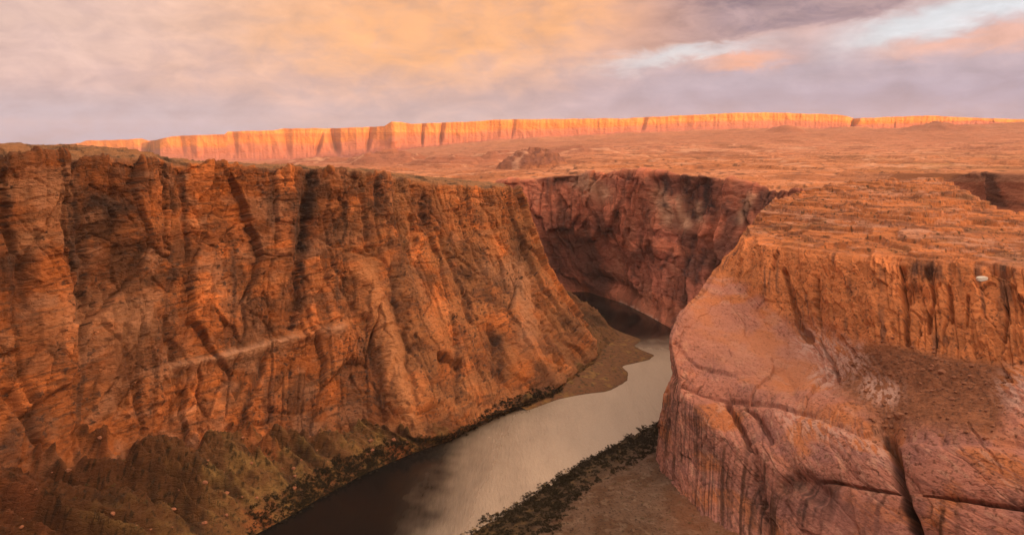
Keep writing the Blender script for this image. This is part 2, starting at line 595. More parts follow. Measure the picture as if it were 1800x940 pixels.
    # ---- the cracks, chimneys and alcoves one can point at
    cracks = [
        ([(548, 306), (540, 350), (530, 420), (522, 500), (514, 570)], 15, 13),
        ([(666, 312), (668, 360)], 15, 10),
        ([(632, 318), (640, 380), (648, 440)], 8, 6),
        ([(284, 294), (288, 350), (294, 440)], 5, 6),
        ([(314, 296), (322, 360), (330, 440)], 8, 7),
        ([(330, 430), (322, 480)], 6, 4),
        ([(198, 282), (196, 340), (200, 380)], 10, 5),
        ([(115, 300), (118, 345), (112, 420), (142, 520)], 5, 6),
        ([(4, 310), (10, 400), (20, 440)], 12, 9),
        ([(140, 405), (148, 470), (138, 560)], 10, 7),
        ([(30, 375), (80, 440), (120, 500)], 3, 3),
        ([(640, 560), (655, 640), (672, 730)], 16, 10),
        ([(600, 480), (625, 560), (640, 640)], 11, 7),
        ([(292, 560), (300, 620), (316, 690)], 9, 7),
        ([(468, 620), (452, 670), (430, 740), (410, 800)], 9, 8),
        ([(340, 680), (362, 730)], 7, 5),
        ([(745, 345), (740, 375), (755, 410)], 11, 8),
        ([(722, 385), (728, 430)], 8, 7),
        ([(765, 400), (790, 460), (815, 520), (830, 570)], 7, 7),
        ([(800, 370), (830, 440), (850, 480)], 6, 5),
        ([(850, 360), (880, 430)], 5, 4),
        ([(690, 480), (688, 520), (700, 570)], 10, 6),
        ([(795, 560), (802, 640), (806, 700)], 9, 7),
        ([(865, 590), (872, 620), (880, 660)], 16, 10),
        ([(930, 480), (945, 545), (960, 600), (985, 650)], 7, 6),
        ([(960, 530), (1000, 570), (1030, 600)], 8, 6),
        ([(10, 690), (50, 740), (80, 800)], 14, 9),
        ([(220, 575), (226, 650), (250, 760)], 8, 4),
        ([(480, 520), (470, 590)], 6, 4),
        ([(430, 540), (460, 560), (490, 600)], 4, 3),
        ([(40, 470), (40, 540)], 26, 8),
        ([(710, 560), (714, 640), (735, 720)], 6, 4),
        ([(575, 340), (572, 420), (590, 470)], 5, 4),
    ]
    groove = np.zeros_like(X); gmask = np.zeros_like(X)
    for pts, wd, dp in cracks:
        q = seg_dist(px, py, pts)
        e = np.exp(-(q / (.55 * wd)) ** 2) * vis
        groove += .75 * dp * e
        gmask = np.maximum(gmask, np.exp(-(q / (wd * 1.1)) ** 4) * vis)
    d -= groove * cliff
    # pale ledge running up to the right, buttress beside the big recess
    q = seg_dist(px, py, [(310, 645), (400, 628), (480, 606), (560, 588), (600, 578)])
    ledge = np.exp(-(q / 9) ** 2) * vis
    d += 6.0 * ledge * cliff
    q = seg_dist(px, py, [(605, 470), (640, 560), (665, 640), (690, 730)])
    butt = np.exp(-(((q) / 20) ** 2)) * vis * (px > seg_dist(px, py, [(0, 0), (1, 1)]) * 0)
    q2 = seg_dist(px, py, [(640, 480), (672, 560), (690, 640), (720, 740)])
    butt2 = np.exp(-((q2 / 18) ** 2)) * vis
    d += 6.5 * butt2 * cliff
    # slope of debris below: ridges and gullies running down to the river
    td = s + 2.0 * Z
    right_t = sstep(s, 690, 760)
    gul = ridged(td / 24 + 3 + .5 * fbm(X / 40, Y / 40, 1., 2), Z / 300, 1.1 + 0 * X, 2) * (1 - right_t) + right_t * (.7 + .8 * fbm(X / 26, Y / 26, Z / 18, 4, .6) + .35 * ridged((s + 1.2 * Z) / 21, Z / 60, 3.1 + 0 * X, 2))
    tz = 6.5 * gul + 1.6 * fbm(X / 9, Y / 9, Z / 9, 4, .62)
    tal_amt = talus * sstep(Vv, 0.02, .10) * sstep(s, 0, 40) * (0.25 + .75 * sstep(P[..., 2], 2, 25)) * (1 - .6 * right_t)
    Q = P + N * d[..., None]
    Q[..., 2] += tz * tal_amt * 1.2
    Q += N * ((tz * 1.2 + .8 * fbm(X / 3.2, Y / 3.2, Z / 3.2, 3)) * tal_amt)[..., None]
    rb = sstep(Vv, .80, .86) * (1 - sstep(Vv, .90, .97))
    Q[..., 2] += rb * (3.5 * (voro(wx / 34, Y / 50, 31)[1] - .6) + .8 * (r2 - .5) + .6 * (r3 - .5))
    # cap: weathered ledges on top
    top = sstep(Vv, .858, .88)
    Q[..., 2] += top * (1.1 * fbm(X / 9, Y / 9, 4.0, 3) + .5 * fbm(X / 3, Y / 3, 2.0, 2))
    Q[..., 2] += top * (1.6 * fbm(X / 40, Y / 40, 1.0, 3) + 5.0 * sstep(Vv, .88, .90) * sstep(px, 300, 240))
    Q[..., 2] = np.where(top > 0, Q[..., 2] * (1 - top) + top * terrace(Q[..., 2], 2.2, X, Y, .9), Q[..., 2])

    px, py = to_px(Q); px = px + 6 * fbm(X / 14, Y / 14, Z / 14, 3); py = py + 4 * fbm(X / 14 + 9, Y / 14, Z / 14, 2)
    # ---- rock colours
    A = np.array([.36, .105, .033]); Bc = np.array([.25, .075, .027]); Cc = np.array([.42, .14, .05])
    Dk = np.array([.13, .050, .024]); Pk = np.array([.44, .185, .10]); Or = np.array([.50, .135, .034])
    col = strata_tint(Z, X, Y, [A, Bc, Cc, A, Or, Bc, Dk * 1.4], 9, 9, 1)
    col = mixc(col, A, .35)
    pat = fbm(sj / 55, Z / 45, Y / 100, 5, .6)
    col = mixc(col, Dk, .85 * sstep(pat, .0, .65))
    col = mixc(col, Or, .75 * sstep(-pat, .05, .6))
    col = col * (.66 + .68 * r2)[..., None] * (.78 + .44 * r3)[..., None] * (.62 + .76 * r1)[..., None]
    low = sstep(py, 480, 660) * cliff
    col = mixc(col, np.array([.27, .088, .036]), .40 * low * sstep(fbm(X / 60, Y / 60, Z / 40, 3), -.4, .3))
    pp = fbm(X / 30, Y / 30, Z / 20 + 5, 4)
    col = mixc(col, Pk, .6 * sstep(pp, .15, .55) * sstep(px, 1100, 300))
    hl = fbm(X / 26, Y / 26, Z / 2.6, 4, .6)
    col = mixc(col, Dk, .65 * sstep(hl, .2, .6) * cliff)
    # desert varnish hanging in streaks from the rim and the bedding planes
    st1 = fbm(sj / 10, Z / 130, 2.0 + 0 * X, 3)
    st2 = fbm(sj / 34 + 9, Z / 80, 7.0 + 0 * X, 3)
    var = sstep(st1, -.02, .5) * sstep(st2, -.15, .35) * cliff
    fle = fbm(X / 3.2, Y / 3.2, Z / 4.0, 3)
    var = var * (1 - .55 * sstep(px, 640, 800))
    var = np.maximum(var * .6, .95 * sstep(fle, .30, .65) * sstep(st2, -.5, .2) * cliff)
    col = mixc(col, np.array([.50, .19, .075]), .5 * sstep(px, 560, 700) * cliff * sstep(fbm(X / 34, Y / 34, Z / 24, 3), -.35, .3))
    col = mixc(col, np.array([.055, .032, .026]), var * .88)
    # varnish marks, some also painting shade into cracks and the big recess
    stains_and_shade = [([(548, 310), (540, 360), (528, 440), (520, 500)], 19, .93), ([(666, 314), (668, 358)], 13, .95),
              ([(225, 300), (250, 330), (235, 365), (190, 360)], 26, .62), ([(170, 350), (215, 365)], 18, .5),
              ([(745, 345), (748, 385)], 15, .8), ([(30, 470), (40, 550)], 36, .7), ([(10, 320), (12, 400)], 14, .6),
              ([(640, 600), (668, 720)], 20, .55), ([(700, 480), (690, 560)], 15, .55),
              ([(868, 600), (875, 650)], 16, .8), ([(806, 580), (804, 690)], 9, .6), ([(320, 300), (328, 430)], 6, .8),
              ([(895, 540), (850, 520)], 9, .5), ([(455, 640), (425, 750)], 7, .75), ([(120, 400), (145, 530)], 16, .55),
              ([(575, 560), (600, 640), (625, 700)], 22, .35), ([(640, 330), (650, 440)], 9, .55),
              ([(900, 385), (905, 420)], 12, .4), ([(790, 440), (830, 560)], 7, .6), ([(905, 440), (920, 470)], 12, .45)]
    for pts, wd, k in stains_and_shade:
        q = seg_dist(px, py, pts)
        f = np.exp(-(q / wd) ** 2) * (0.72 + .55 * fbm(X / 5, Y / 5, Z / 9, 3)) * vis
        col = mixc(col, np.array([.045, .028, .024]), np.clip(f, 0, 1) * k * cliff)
    col = mixc(col, np.array([.60, .28, .16]), .95 * ledge * (0.6 + .6 * pp).clip(0, 1))
    col = mixc(col, np.array([.58, .22, .09]), .85 * butt2 * cliff)
    pale = np.exp(-(seg_dist(px, py, [(905, 470), (925, 540), (930, 590)]) / 20) ** 2) + \
        np.exp(-(seg_dist(px, py, [(850, 470), (915, 490)]) / 14) ** 2) + .8 * np.exp(-(seg_dist(px, py, [(10, 330), (110, 340), (100, 380), (50, 420)]) / 26) ** 2) \
        + .8 * np.exp(-(seg_dist(px, py, [(130, 560), (230, 560)]) / 50) ** 2)
    col = mixc(col, np.array([.55, .24, .125]), np.clip(pale, 0, 1) * .6 * vis * (var < .5))
    # crest of the plateau: brown earth and blackbrush
    tcol = mixc(np.array([.36, .15, .065]), np.array([.17, .085, .045]), sstep(fbm(X / 22, Y / 22, 2.0, 4), -.1, .5))
    col = mixc(col, tcol, top)
    # debris slope: olive scrub over red earth
    tn = fbm(X / 26, Y / 26, Z / 26, 4)
    tc = mixc(np.array([.16, .070, .030]), np.array([.075, .036, .019]), sstep(gul * .5 + tn, .15, 1.0) * 0 + sstep(tn, -.05, .55))
    tc = mixc(tc, np.array([.29, .165, .062]), sstep(fbm(X / 11 + 3, Y / 11, Z / 11, 3) * .7 + .8 * (gul - .9) + .9 * sstep(Z, 45, 6) - .5, .0, 1.1) * .75)
    tc = mixc(tc, np.array([.20, .072, .032]), .6 * sstep(Z, 22, 55))
    tc = mixc(tc, np.array([.30, .09, .032]), sstep(fbm(X / 40, Y / 40 + 7, 3.0, 3), .25, .6) * .7)
    tc = mixc(tc, np.array([.035, .025, .014]), .8 * sstep(fbm(X / 2.6, Y / 2.6, Z / 3, 2), .25, .55))
    tc = mixc(tc, mixc(np.array([.10, .048, .028]), np.array([.24, .105, .05]), sstep(gul, .6, 1.3)), right_t * .85)
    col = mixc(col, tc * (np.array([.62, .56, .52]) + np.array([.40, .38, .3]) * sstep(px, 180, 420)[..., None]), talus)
    spur = np.exp(-(seg_dist(px, py, [(0, 790), (35, 870), (60, 950)]) / 42) ** 2) * talus * vis
    col = mixc(col, np.array([.30, .085, .035]), .45 * spur * sstep(fbm(X / 15, Y / 15, Z / 15, 3), -.5, .3))
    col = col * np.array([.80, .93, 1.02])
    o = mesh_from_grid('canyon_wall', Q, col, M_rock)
    tag(o, 'tall orange sandstone canyon wall with dark streaks above the left bank', 'cliff', kind='structure')
    return Q, Vv, px, py, vis


# ================================================================== RIGHT MESA
def build_right_mesa():
    rows = [
        [(1365, 345, 1000), (1330, 378, 930), (1298, 412, 860), (1262, 455, 790), (1232, 512, 720), (1195, 545, 665), (1177, 585, 625), (1168, 700, 578), (1152, 808, 560)],
        [(1450, 322, 1050), (1420, 372, 900), (1330, 428, 765), (1330, 500, 703), (1290, 570, 680), (1240, 640, 605), (1195, 682, 563), (1200, 800, 522), (1195, 880, 495)],
        [(1540, 312, 1100), (1520, 368, 850), (1410, 440, 700), (1425, 592, 628), (1415, 650, 590), (1330, 700, 540), (1270, 765, 510), (1265, 850, 488), (1260, 950, 440)],
        [(1650, 308, 1150), (1620, 375, 780), (1560, 455, 600), (1570, 592, 524), (1560, 670, 500), (1450, 745, 470), (1420, 830, 440), (1400, 930, 418), (1390, 1050, 385)],
        [(1760, 365, 900), (1740, 400, 760), (1680, 462, 550), (1700, 622, 478), (1690, 700, 445), (1590, 772, 412), (1570, 850, 388), (1560, 960, 370), (1550, 1100, 335)],
        [(1860, 375, 900), (1860, 410, 700), (1820, 470, 500), (1840, 640, 432), (1840, 720, 400), (1770, 800, 372), (1770, 880, 352), (1770, 980, 335), (1770, 1150, 300)],
        [(2060, 380, 900), (2060, 415, 650), (2060, 480, 450), (2060, 660, 410), (2060, 745, 352), (2060, 832, 325), (2060, 912, 308), (2060, 1020, 292), (2060, 1250, 260)],
        [(2400, 385, 900), (2400, 420, 600), (2400, 490, 400), (2400, 680, 360), (2400, 770, 305), (2400, 862, 280), (2400, 950, 265), (2400, 1080, 250), (2400, 1380, 225)],
    ]
    grid = [[at(*p) for p in r] for r in rows]
    c0 = grid[0]
    wrap1 = [p + np.array([22, 70, 0.]) for p in c0]
    for i, z in enumerate((190, 165, 130, 95, 70, 55, 40, 20, -4)):
        wrap1[i][2] = min(wrap1[i][2], z)
    wrap2 = [p + np.array([60, 110, 0.]) for p in c0]
    for i in range(9):
        wrap2[i][2] = [150, 110, 70, 40, 20, 10, 5, 0, -8][i]
    grid = [wrap2, wrap1] + grid
    ctrl = np.array(grid).transpose(1, 0, 2)
    us = np.array([0, .06, .13, .26, .41, .56, .69, .81, .91, 1.0])
    vs = [0, .15, .30, .42, .53, .66, .77, .90, 1.0]
    nu, nv = 1000, 1000
    P, U, V = interp_grid(ctrl, us, vs, nu, nv, ru=30, rv=22)
    N = -normals(P)
    if N[..., 2].mean() < 0:
        N = -N
    X, Y, Z = P[..., 0], P[..., 1], P[..., 2]
    Vv = V[:, None] + 0 * X
    Uu = U[None, :] + 0 * X
    s = np.cumsum(np.r_[0, np.linalg.norm(np.diff(P[int(.42 * nv), :, :2], axis=0), axis=1)])[None, :] + 0 * X
    vis = (U > us[1])[None, :] + 0 * X > 0
    px, py = to_px(P)
    px = px + 6 * fbm(X / 12, Y / 12, Z / 12, 3)
    py = py + 5 * fbm(X / 12 + 9, Y / 12, Z / 12, 2)
    plat = 1 - sstep(Vv, .27, .315)
    ledge = sstep(Vv, .275, .315) * (1 - sstep(Vv, .41, .45))
    bench = sstep(Vv, .41, .45) * (1 - sstep(Vv, .60, .66))
    slick = sstep(Vv, .58, .66)
    wall = sstep(Vv, .74, .80)
    leftpart = sstep(px, 1480, 1330)            # here the ledge softens into bare slickrock
    deb = np.exp(-(seg_dist(px, py, [(1520, 660), (1600, 640), (1720, 650), (1640, 690), (1560, 740), (1720, 720)]) / 55) ** 4) * vis

    d = 5 * fbm(X / 80, Y / 80, Z / 80, 2) * (0.3 + .7 * (ledge + slick))
    # ledge cliff: vertical joints, blocks
    rl_ = .05 + .95 * sstep(px, 1480, 1620)
    d += 3.2 * perlin(s / 24, Z / 120, 2.2) * ledge
    jn = np.abs(perlin(s / 19 + 5, Z / 130, 4.4))
    d -= 5.0 * np.exp(-(jn / .05) ** 2) * ledge * rl_ * sstep(perlin(s / 40, Z / 40, 1.7), -.2, .2)
    jn = np.abs(perlin(s / 8 + 15, Z / 50, 7.4))
    d -= 2.2 * np.exp(-(jn / .07) ** 2) * ledge * sstep(px, 1480, 1600)
    wx = s + 5 * fbm(X / 22, Y / 22, Z / 22, 3); wz = Z + 4 * fbm(X / 18 + 9, Y / 18, Z / 18, 3)
    e1, r1, t1 = voro(wx / 22, wz / 30, 5)
    rl = .45 + .55 * sstep(px, 1440, 1600)
    d += (5.5 * (r1 - .5) + 3.5 * t1 - 1.0 * np.exp(-(e1 / .06) ** 2)) * ledge * rl
    e2, r2, t2 = voro(wx / 8 + 30, wz / 9, 9)
    d += (2.6 * (r2 - .5) + 1.8 * t2 - .3 * np.exp(-(e2 / .08) ** 2)) * ledge * rl
    e4, r4, t4 = voro(wx / 46 + 12, (Z + .35 * s + 5 * fbm(X / 40, Y / 40, Z / 40, 2)) / 22, 21)
    d += (4.0 * (r4 - .5) + 2.0 * t4 - .7 * np.exp(-(e4 / .03) ** 2)) * np.maximum(slick, bench * (1 - deb)) * (1 - .5 * wall)
    # rounded slickrock: bulges split by bedding seams that dip to the right
    dip = Z + 0.20 * s + 7 * fbm(X / 70, Y / 70, Z / 50, 2)
    seam = np.abs(((dip / 19) % 1.0) - .5) * 2
    d += (2.2 * np.sqrt(np.clip(1 - seam ** 4, 0, 1)) - 1.5) * slick * (1 - .55 * wall) * sstep(perlin(X / 60, Y / 60, Z / 40), -.3, .2)
    thin = np.abs(((dip / 4.5 + 2.6 * fbm(X / 28, Y / 28, Z / 20, 4)) % 1.0) - .5) * 2
    d -= .8 * sstep(thin, .78, .98) * np.maximum(slick * (1 - .6 * wall), .8 * bench * (1 - deb)) * sstep(fbm(X / 26, Y / 26, Z / 16, 3), -.25, .3)
    d += 1.0 * fbm(X / 12, Y / 12, Z / 9, 4, .6) * (ledge + .7 * slick + .5 * bench)
    d += .35 * fbm(X / 3.5, Y / 3.5, Z / 3, 2) * (ledge + bench * (0.5 + 1.2 * deb))
    flut = ridged(s / 9, Z / 160, 3.1 + 0 * X, 2)
    d += .9 * flut * wall
    px, py = to_px(P + N * d[..., None]); px = px + 3 * fbm(X / 14, Y / 14, Z / 14, 3); py = py + 2.5 * fbm(X / 14 + 9, Y / 14, Z / 14, 2)
    cracks = [
        ([(1556, 750), (1572, 830), (1590, 890), (1612, 945)], 12, 22),
        ([(1278, 690), (1300, 740), (1312, 780)], 6, 6),
        ([(1310, 700), (1340, 740), (1352, 770)], 5, 4),
        ([(1182, 662), (1240, 682), (1300, 688), (1370, 700), (1425, 716)], 4, 2),
        ([(1376, 470), (1386, 510), (1400, 560), (1420, 590)], 6, 7),
        ([(1432, 490), (1430, 530), (1434, 570)], 5, 7),
        ([(1434, 592), (1450, 620), (1470, 660)], 4, 4),
        ([(1300, 450), (1296, 480)], 4, 3), ([(1364, 440), (1356, 470)], 4, 4),
        ([(1586, 470), (1590, 540), (1594, 600)], 7, 7),
        ([(1630, 470), (1640, 520), (1632, 580)], 6, 6),
        ([(1665, 500), (1672, 560)], 5, 5), ([(1700, 520), (1698, 570)], 4, 5),
        ([(1745, 470), (1770, 480)], 12, 6), ([(1770, 540), (1766, 600)], 5, 5),
        ([(1620, 862), (1700, 876), (1800, 890)], 5, 5),
        ([(1440, 840), (1500, 850), (1565, 858)], 4, 3),
        ([(1190, 600), (1230, 640), (1290, 650)], 4, 2),
        ([(1380, 850), (1410, 840), (1440, 870)], 24, 5),
        ([(1700, 740), (1740, 790), (1760, 830)], 3, 1.2),
        ([(1320, 780), (1330, 850), (1340, 900)], 8, 4),
    ]
    for pts, wd, dp in cracks:
        q = seg_dist(px, py, pts)
        d -= 1.1 * dp * np.exp(-(q / (wd * .7)) ** 4) * vis
    pillows = [
        ([(1172, 656), (1240, 680), (1300, 690), (1370, 702), (1425, 718), (1490, 742), (1556, 752)], 20, 7),
        ([(1552, 745), (1640, 772), (1720, 772), (1810, 782)], 14, 3),
        ([(1554, 748), (1572, 830), (1590, 890), (1612, 945)], 34, 9),
        ([(1278, 690), (1302, 745), (1318, 810), (1335, 880), (1345, 950)], 22, 6),
        ([(1310, 700), (1342, 745), (1370, 790), (1400, 840)], 16, 4),
        ([(1425, 838), (1500, 852), (1565, 860)], 16, 4), ([(1600, 846), (1700, 876), (1810, 892)], 18, 5),
        ([(1385, 588), (1382, 640), (1400, 695)], 14, 3), ([(1376, 470), (1390, 530), (1420, 592), (1470, 662)], 18, 4.5),
        ([(1432, 488), (1432, 575)], 16, 4), ([(1300, 450), (1290, 500), (1340, 560), (1390, 590)], 22, 4),
        ([(1190, 600), (1230, 640), (1290, 652), (1380, 650)], 16, 2.5), ([(1588, 470), (1592, 600)], 18, 4), ([(1668, 490), (1672, 590)], 14, 3.5),
    ]
    for pts, wd, dp in pillows:
        q = seg_dist(px, py, pts)
        d -= dp * np.exp(-q / wd) * vis
    # small alcove in the ledge
    q = seg_dist(px, py, [(1602, 515), (1618, 520)])
    d -= 6 * np.exp(-(q / 17) ** 4) * vis
    Q = P + N * d[..., None]
    # stepped plateau
    zt = Q[..., 2] + 3.0 * fbm(X / 60, Y / 60, 2.0, 3) * plat
    zt = zt + 2.0 * fbm(X / 22, Y / 30, 5.0, 3)
    zt = terrace(zt, 6.5, X, Y, .9, 1.3, 110, .68)
    zt = terrace(zt, 2.3, X + 40, Y, .9, 1.6, 55, .75)
    zt = terrace(zt, 0.9, X + 90, Y, .8, 1.6, 30, .7) + .25 * fbm(X / 3, Y / 3, 1.0, 2)
    pm = sstep(Vv, .315, .265)
    Q[..., 2] = Q[..., 2] * (1 - pm) + zt * pm
    bm = bench * .6 * sstep(px, 1400, 1520) * np.clip(1 - 1.3 * deb, 0, 1)
    zt = terrace(Q[..., 2], 2.6, X, Y, .8, 1.2, 45, .6)
    Q[..., 2] = Q[..., 2] * (1 - bm) + zt * bm

    px, py = to_px(Q); px = px + 3 * fbm(X / 14, Y / 14, Z / 14, 3); py = py + 2.5 * fbm(X / 14 + 9, Y / 14, Z / 14, 2)
    # ---- colours
    Or = np.array([.49, .158, .052]); Br = np.array([.36, .115, .042]); Pk = np.array([.42, .165, .112])
    Pale = np.array([.50, .25, .165]); Dk = np.array([.15, .058, .032]); Mv = np.array([.33, .138, .108])
    tcol = strata_tint(Q[..., 2] + .05 * X, X, Y, [Or, Or * 1.1, Br * 1.1, Or * .9, Pale * .9], 2.6, 5, 4)
    tcol = mixc(tcol, Or, .4)
    tcol = mixc(tcol, Br * .6, .75 * sstep(fbm(X / 60, Y / 26, 1.0, 4), .1, .6))
    tcol = mixc(tcol, np.array([.24, .12, .05]), .4 * sstep(fbm(X / 90, Y / 45, 7.0, 4), .25, .6))
    tl = fbm(X / 70, Y / 70, Q[..., 2] / 1.6, 4, .6)
    tcol = mixc(tcol, Dk * 1.2, .8 * sstep(tl, .12, .5))
    tcol = mixc(tcol, Pale, .5 * sstep(-tl, .25, .6))
    tcol = mixc(tcol, np.array([.07, .04, .02]), .8 * sstep(fbm(X / 3.5, Y / 6, 3.0, 2), .42, .6))
    lcol = 1.12 * strata_tint(Z, X, Y, [Or, Or * 1.12, Or * .9, Br * 1.15], 8, 6, 5) * (.82 + .36 * r2)[..., None]
    st1 = fbm(s / 7, Z / 60, 3.0, 3)
    lcol = mixc(lcol, Dk, .85 * sstep(st1, -.02, .5) * sstep(fbm(s / 30, Z / 30, 1., 3), -.2, .4))
    lcol = mixc(lcol, Dk * .6, .8 * sstep(fbm(X / 3, Y / 3, Z / 3.4, 3), .45, .8))
    bcol = mixc(Pk, Or, sstep(fbm(X / 40, Y / 40, Z / 30, 3), -.3, .4))
    bcol = mixc(bcol, Pale, .5 * sstep(fbm(X / 16, Y / 16, Z / 6, 4), .15, .6))
    dcol = mixc(np.array([.20, .072, .034]), np.array([.27, .10, .048]), sstep(fbm(X / 9, Y / 9, Z / 9, 3), -.3, .4))
    dcol = mixc(dcol, np.array([.11, .05, .03]), .8 * sstep(fbm(X / 2.2, Y / 2.2, Z / 2.2, 2), .35, .6))
    bcol = mixc(bcol, dcol, np.clip(deb * 1.1, 0, 1))
    scol = mixc(Pk, Mv, sstep(fbm(X / 35, Y / 35, Z / 18, 4), -.2, .5))
    scol = mixc(scol, Or * .95, .8 * sstep(fbm(X / 50, Y / 50, Z / 22 + 4, 3), .05, .5))
    scol = mixc(scol, Pale, .65 * sstep(fbm(X / 14, Y / 14, Z / 3.5 + .1 * s, 4), .22, .7))
    scol = mixc(scol, Mv * .62, .6 * sstep(fbm(X / 30, Y / 30, (Z + .2 * s) / 1.7, 4, .6), .12, .5))
    vs1 = fbm(s / 5.5, Z / 90, 9.0, 4)
    vs2 = fbm(s / 26, Z / 45, 2.0, 3)
    scol = mixc(scol, Dk * .5, .9 * sstep(vs1 + .35 * fbm(X / 3, Y / 3, Z / 9, 3), -.1, .6) * sstep(vs2, -.3, .2) * wall)
    scol = mixc(scol, Dk * .8, .5 * sstep(fbm(X / 2.6, Y / 2.6, Z / 2.6, 3), .4, .8))
    col = tcol * plat[..., None] + 0
    k = plat[..., None]
    l_ = (ledge * (1 - plat))[..., None]
    col = tcol * k + lcol * (1 - k)
    b1 = sstep(Vv, .42, .45)
    col = mixc(col, bcol, b1)
    col = mixc(col, scol, slick)
    # the shoulder at the left is paler, pinker bare rock
    sh = np.exp(-(seg_dist(px, py, [(1230, 570), (1300, 610), (1400, 640)]) / 62) ** 2) * vis
    col = mixc(col, np.array([.42, .18, .115]), .6 * sh)
    pal = np.exp(-(seg_dist(px, py, [(1420, 600), (1500, 630), (1450, 660)]) / 24) ** 2) + np.exp(-(seg_dist(px, py, [(1780, 680), (1800, 700)]) / 26) ** 2) \
        + np.exp(-(seg_dist(px, py, [(1535, 680), (1560, 690)]) / 22) ** 2) + .6 * np.exp(-(seg_dist(px, py, [(1380, 730), (1480, 770), (1560, 800)]) / 18) ** 2)
    col = mixc(col, np.array([.54, .31, .24]), np.clip(pal * 1.4, 0, 1) * .75 * vis * sstep(fbm(X / 12, Y / 12, Z / 2.2 + .12 * s, 4, .6), -.25, .3))
    fl_ = fbm(X / 2.4, Y / 2.4, Z / 2.0, 3, .6)
    col = mixc(col, Dk * .7, .7 * sstep(fl_, .3, .7) * (1 - plat) * (1 - .5 * sh))
    lo = np.exp(-(seg_dist(px, py, [(1450, 900), (1540, 920)]) / 40) ** 2) * vis
    col = mixc(col, Mv, .6 * lo)
    for pts, wd, kk in [([(1390, 850), (1440, 880), (1410, 900)], 30, .8), ([(1225, 740), (1250, 840), (1275, 920)], 34, .6), ([(1190, 720), (1200, 800)], 16, .5), ([(1340, 860), (1350, 940)], 20, .6), ([(1480, 860), (1490, 900)], 14, .4), ([(1175, 700), (1170, 780)], 10, .7),
                        ([(1300, 720), (1330, 830), (1320, 920)], 18, .5), ([(1612, 470), (1640, 480)], 14, .8), ([(1760, 470), (1775, 480)], 12, .8),
                        ([(1560, 770), (1610, 945)], 7, .7), ([(1780, 880), (1800, 880)], 14, .6)]:
        f = np.exp(-(seg_dist(px, py, pts) / wd) ** 2) * (.6 + .9 * fbm(s / 4, Z / 40, 2., 3) + .4 * fbm(X / 5, Y / 5, Z / 8, 3)) * vis
        col = mixc(col, np.array([.05, .026, .022]), np.clip(f, 0, 1) * kk)
    col = col * np.array([1.0, 1.06, 1.14])
    o = mesh_from_grid('slickrock_mesa', Q, col, M_slick)
    tag(o, 'rounded pink and orange slickrock mesa with a stepped top on the right', 'mesa', kind='structure')
    return Q, Vv, px, py, vis, deb


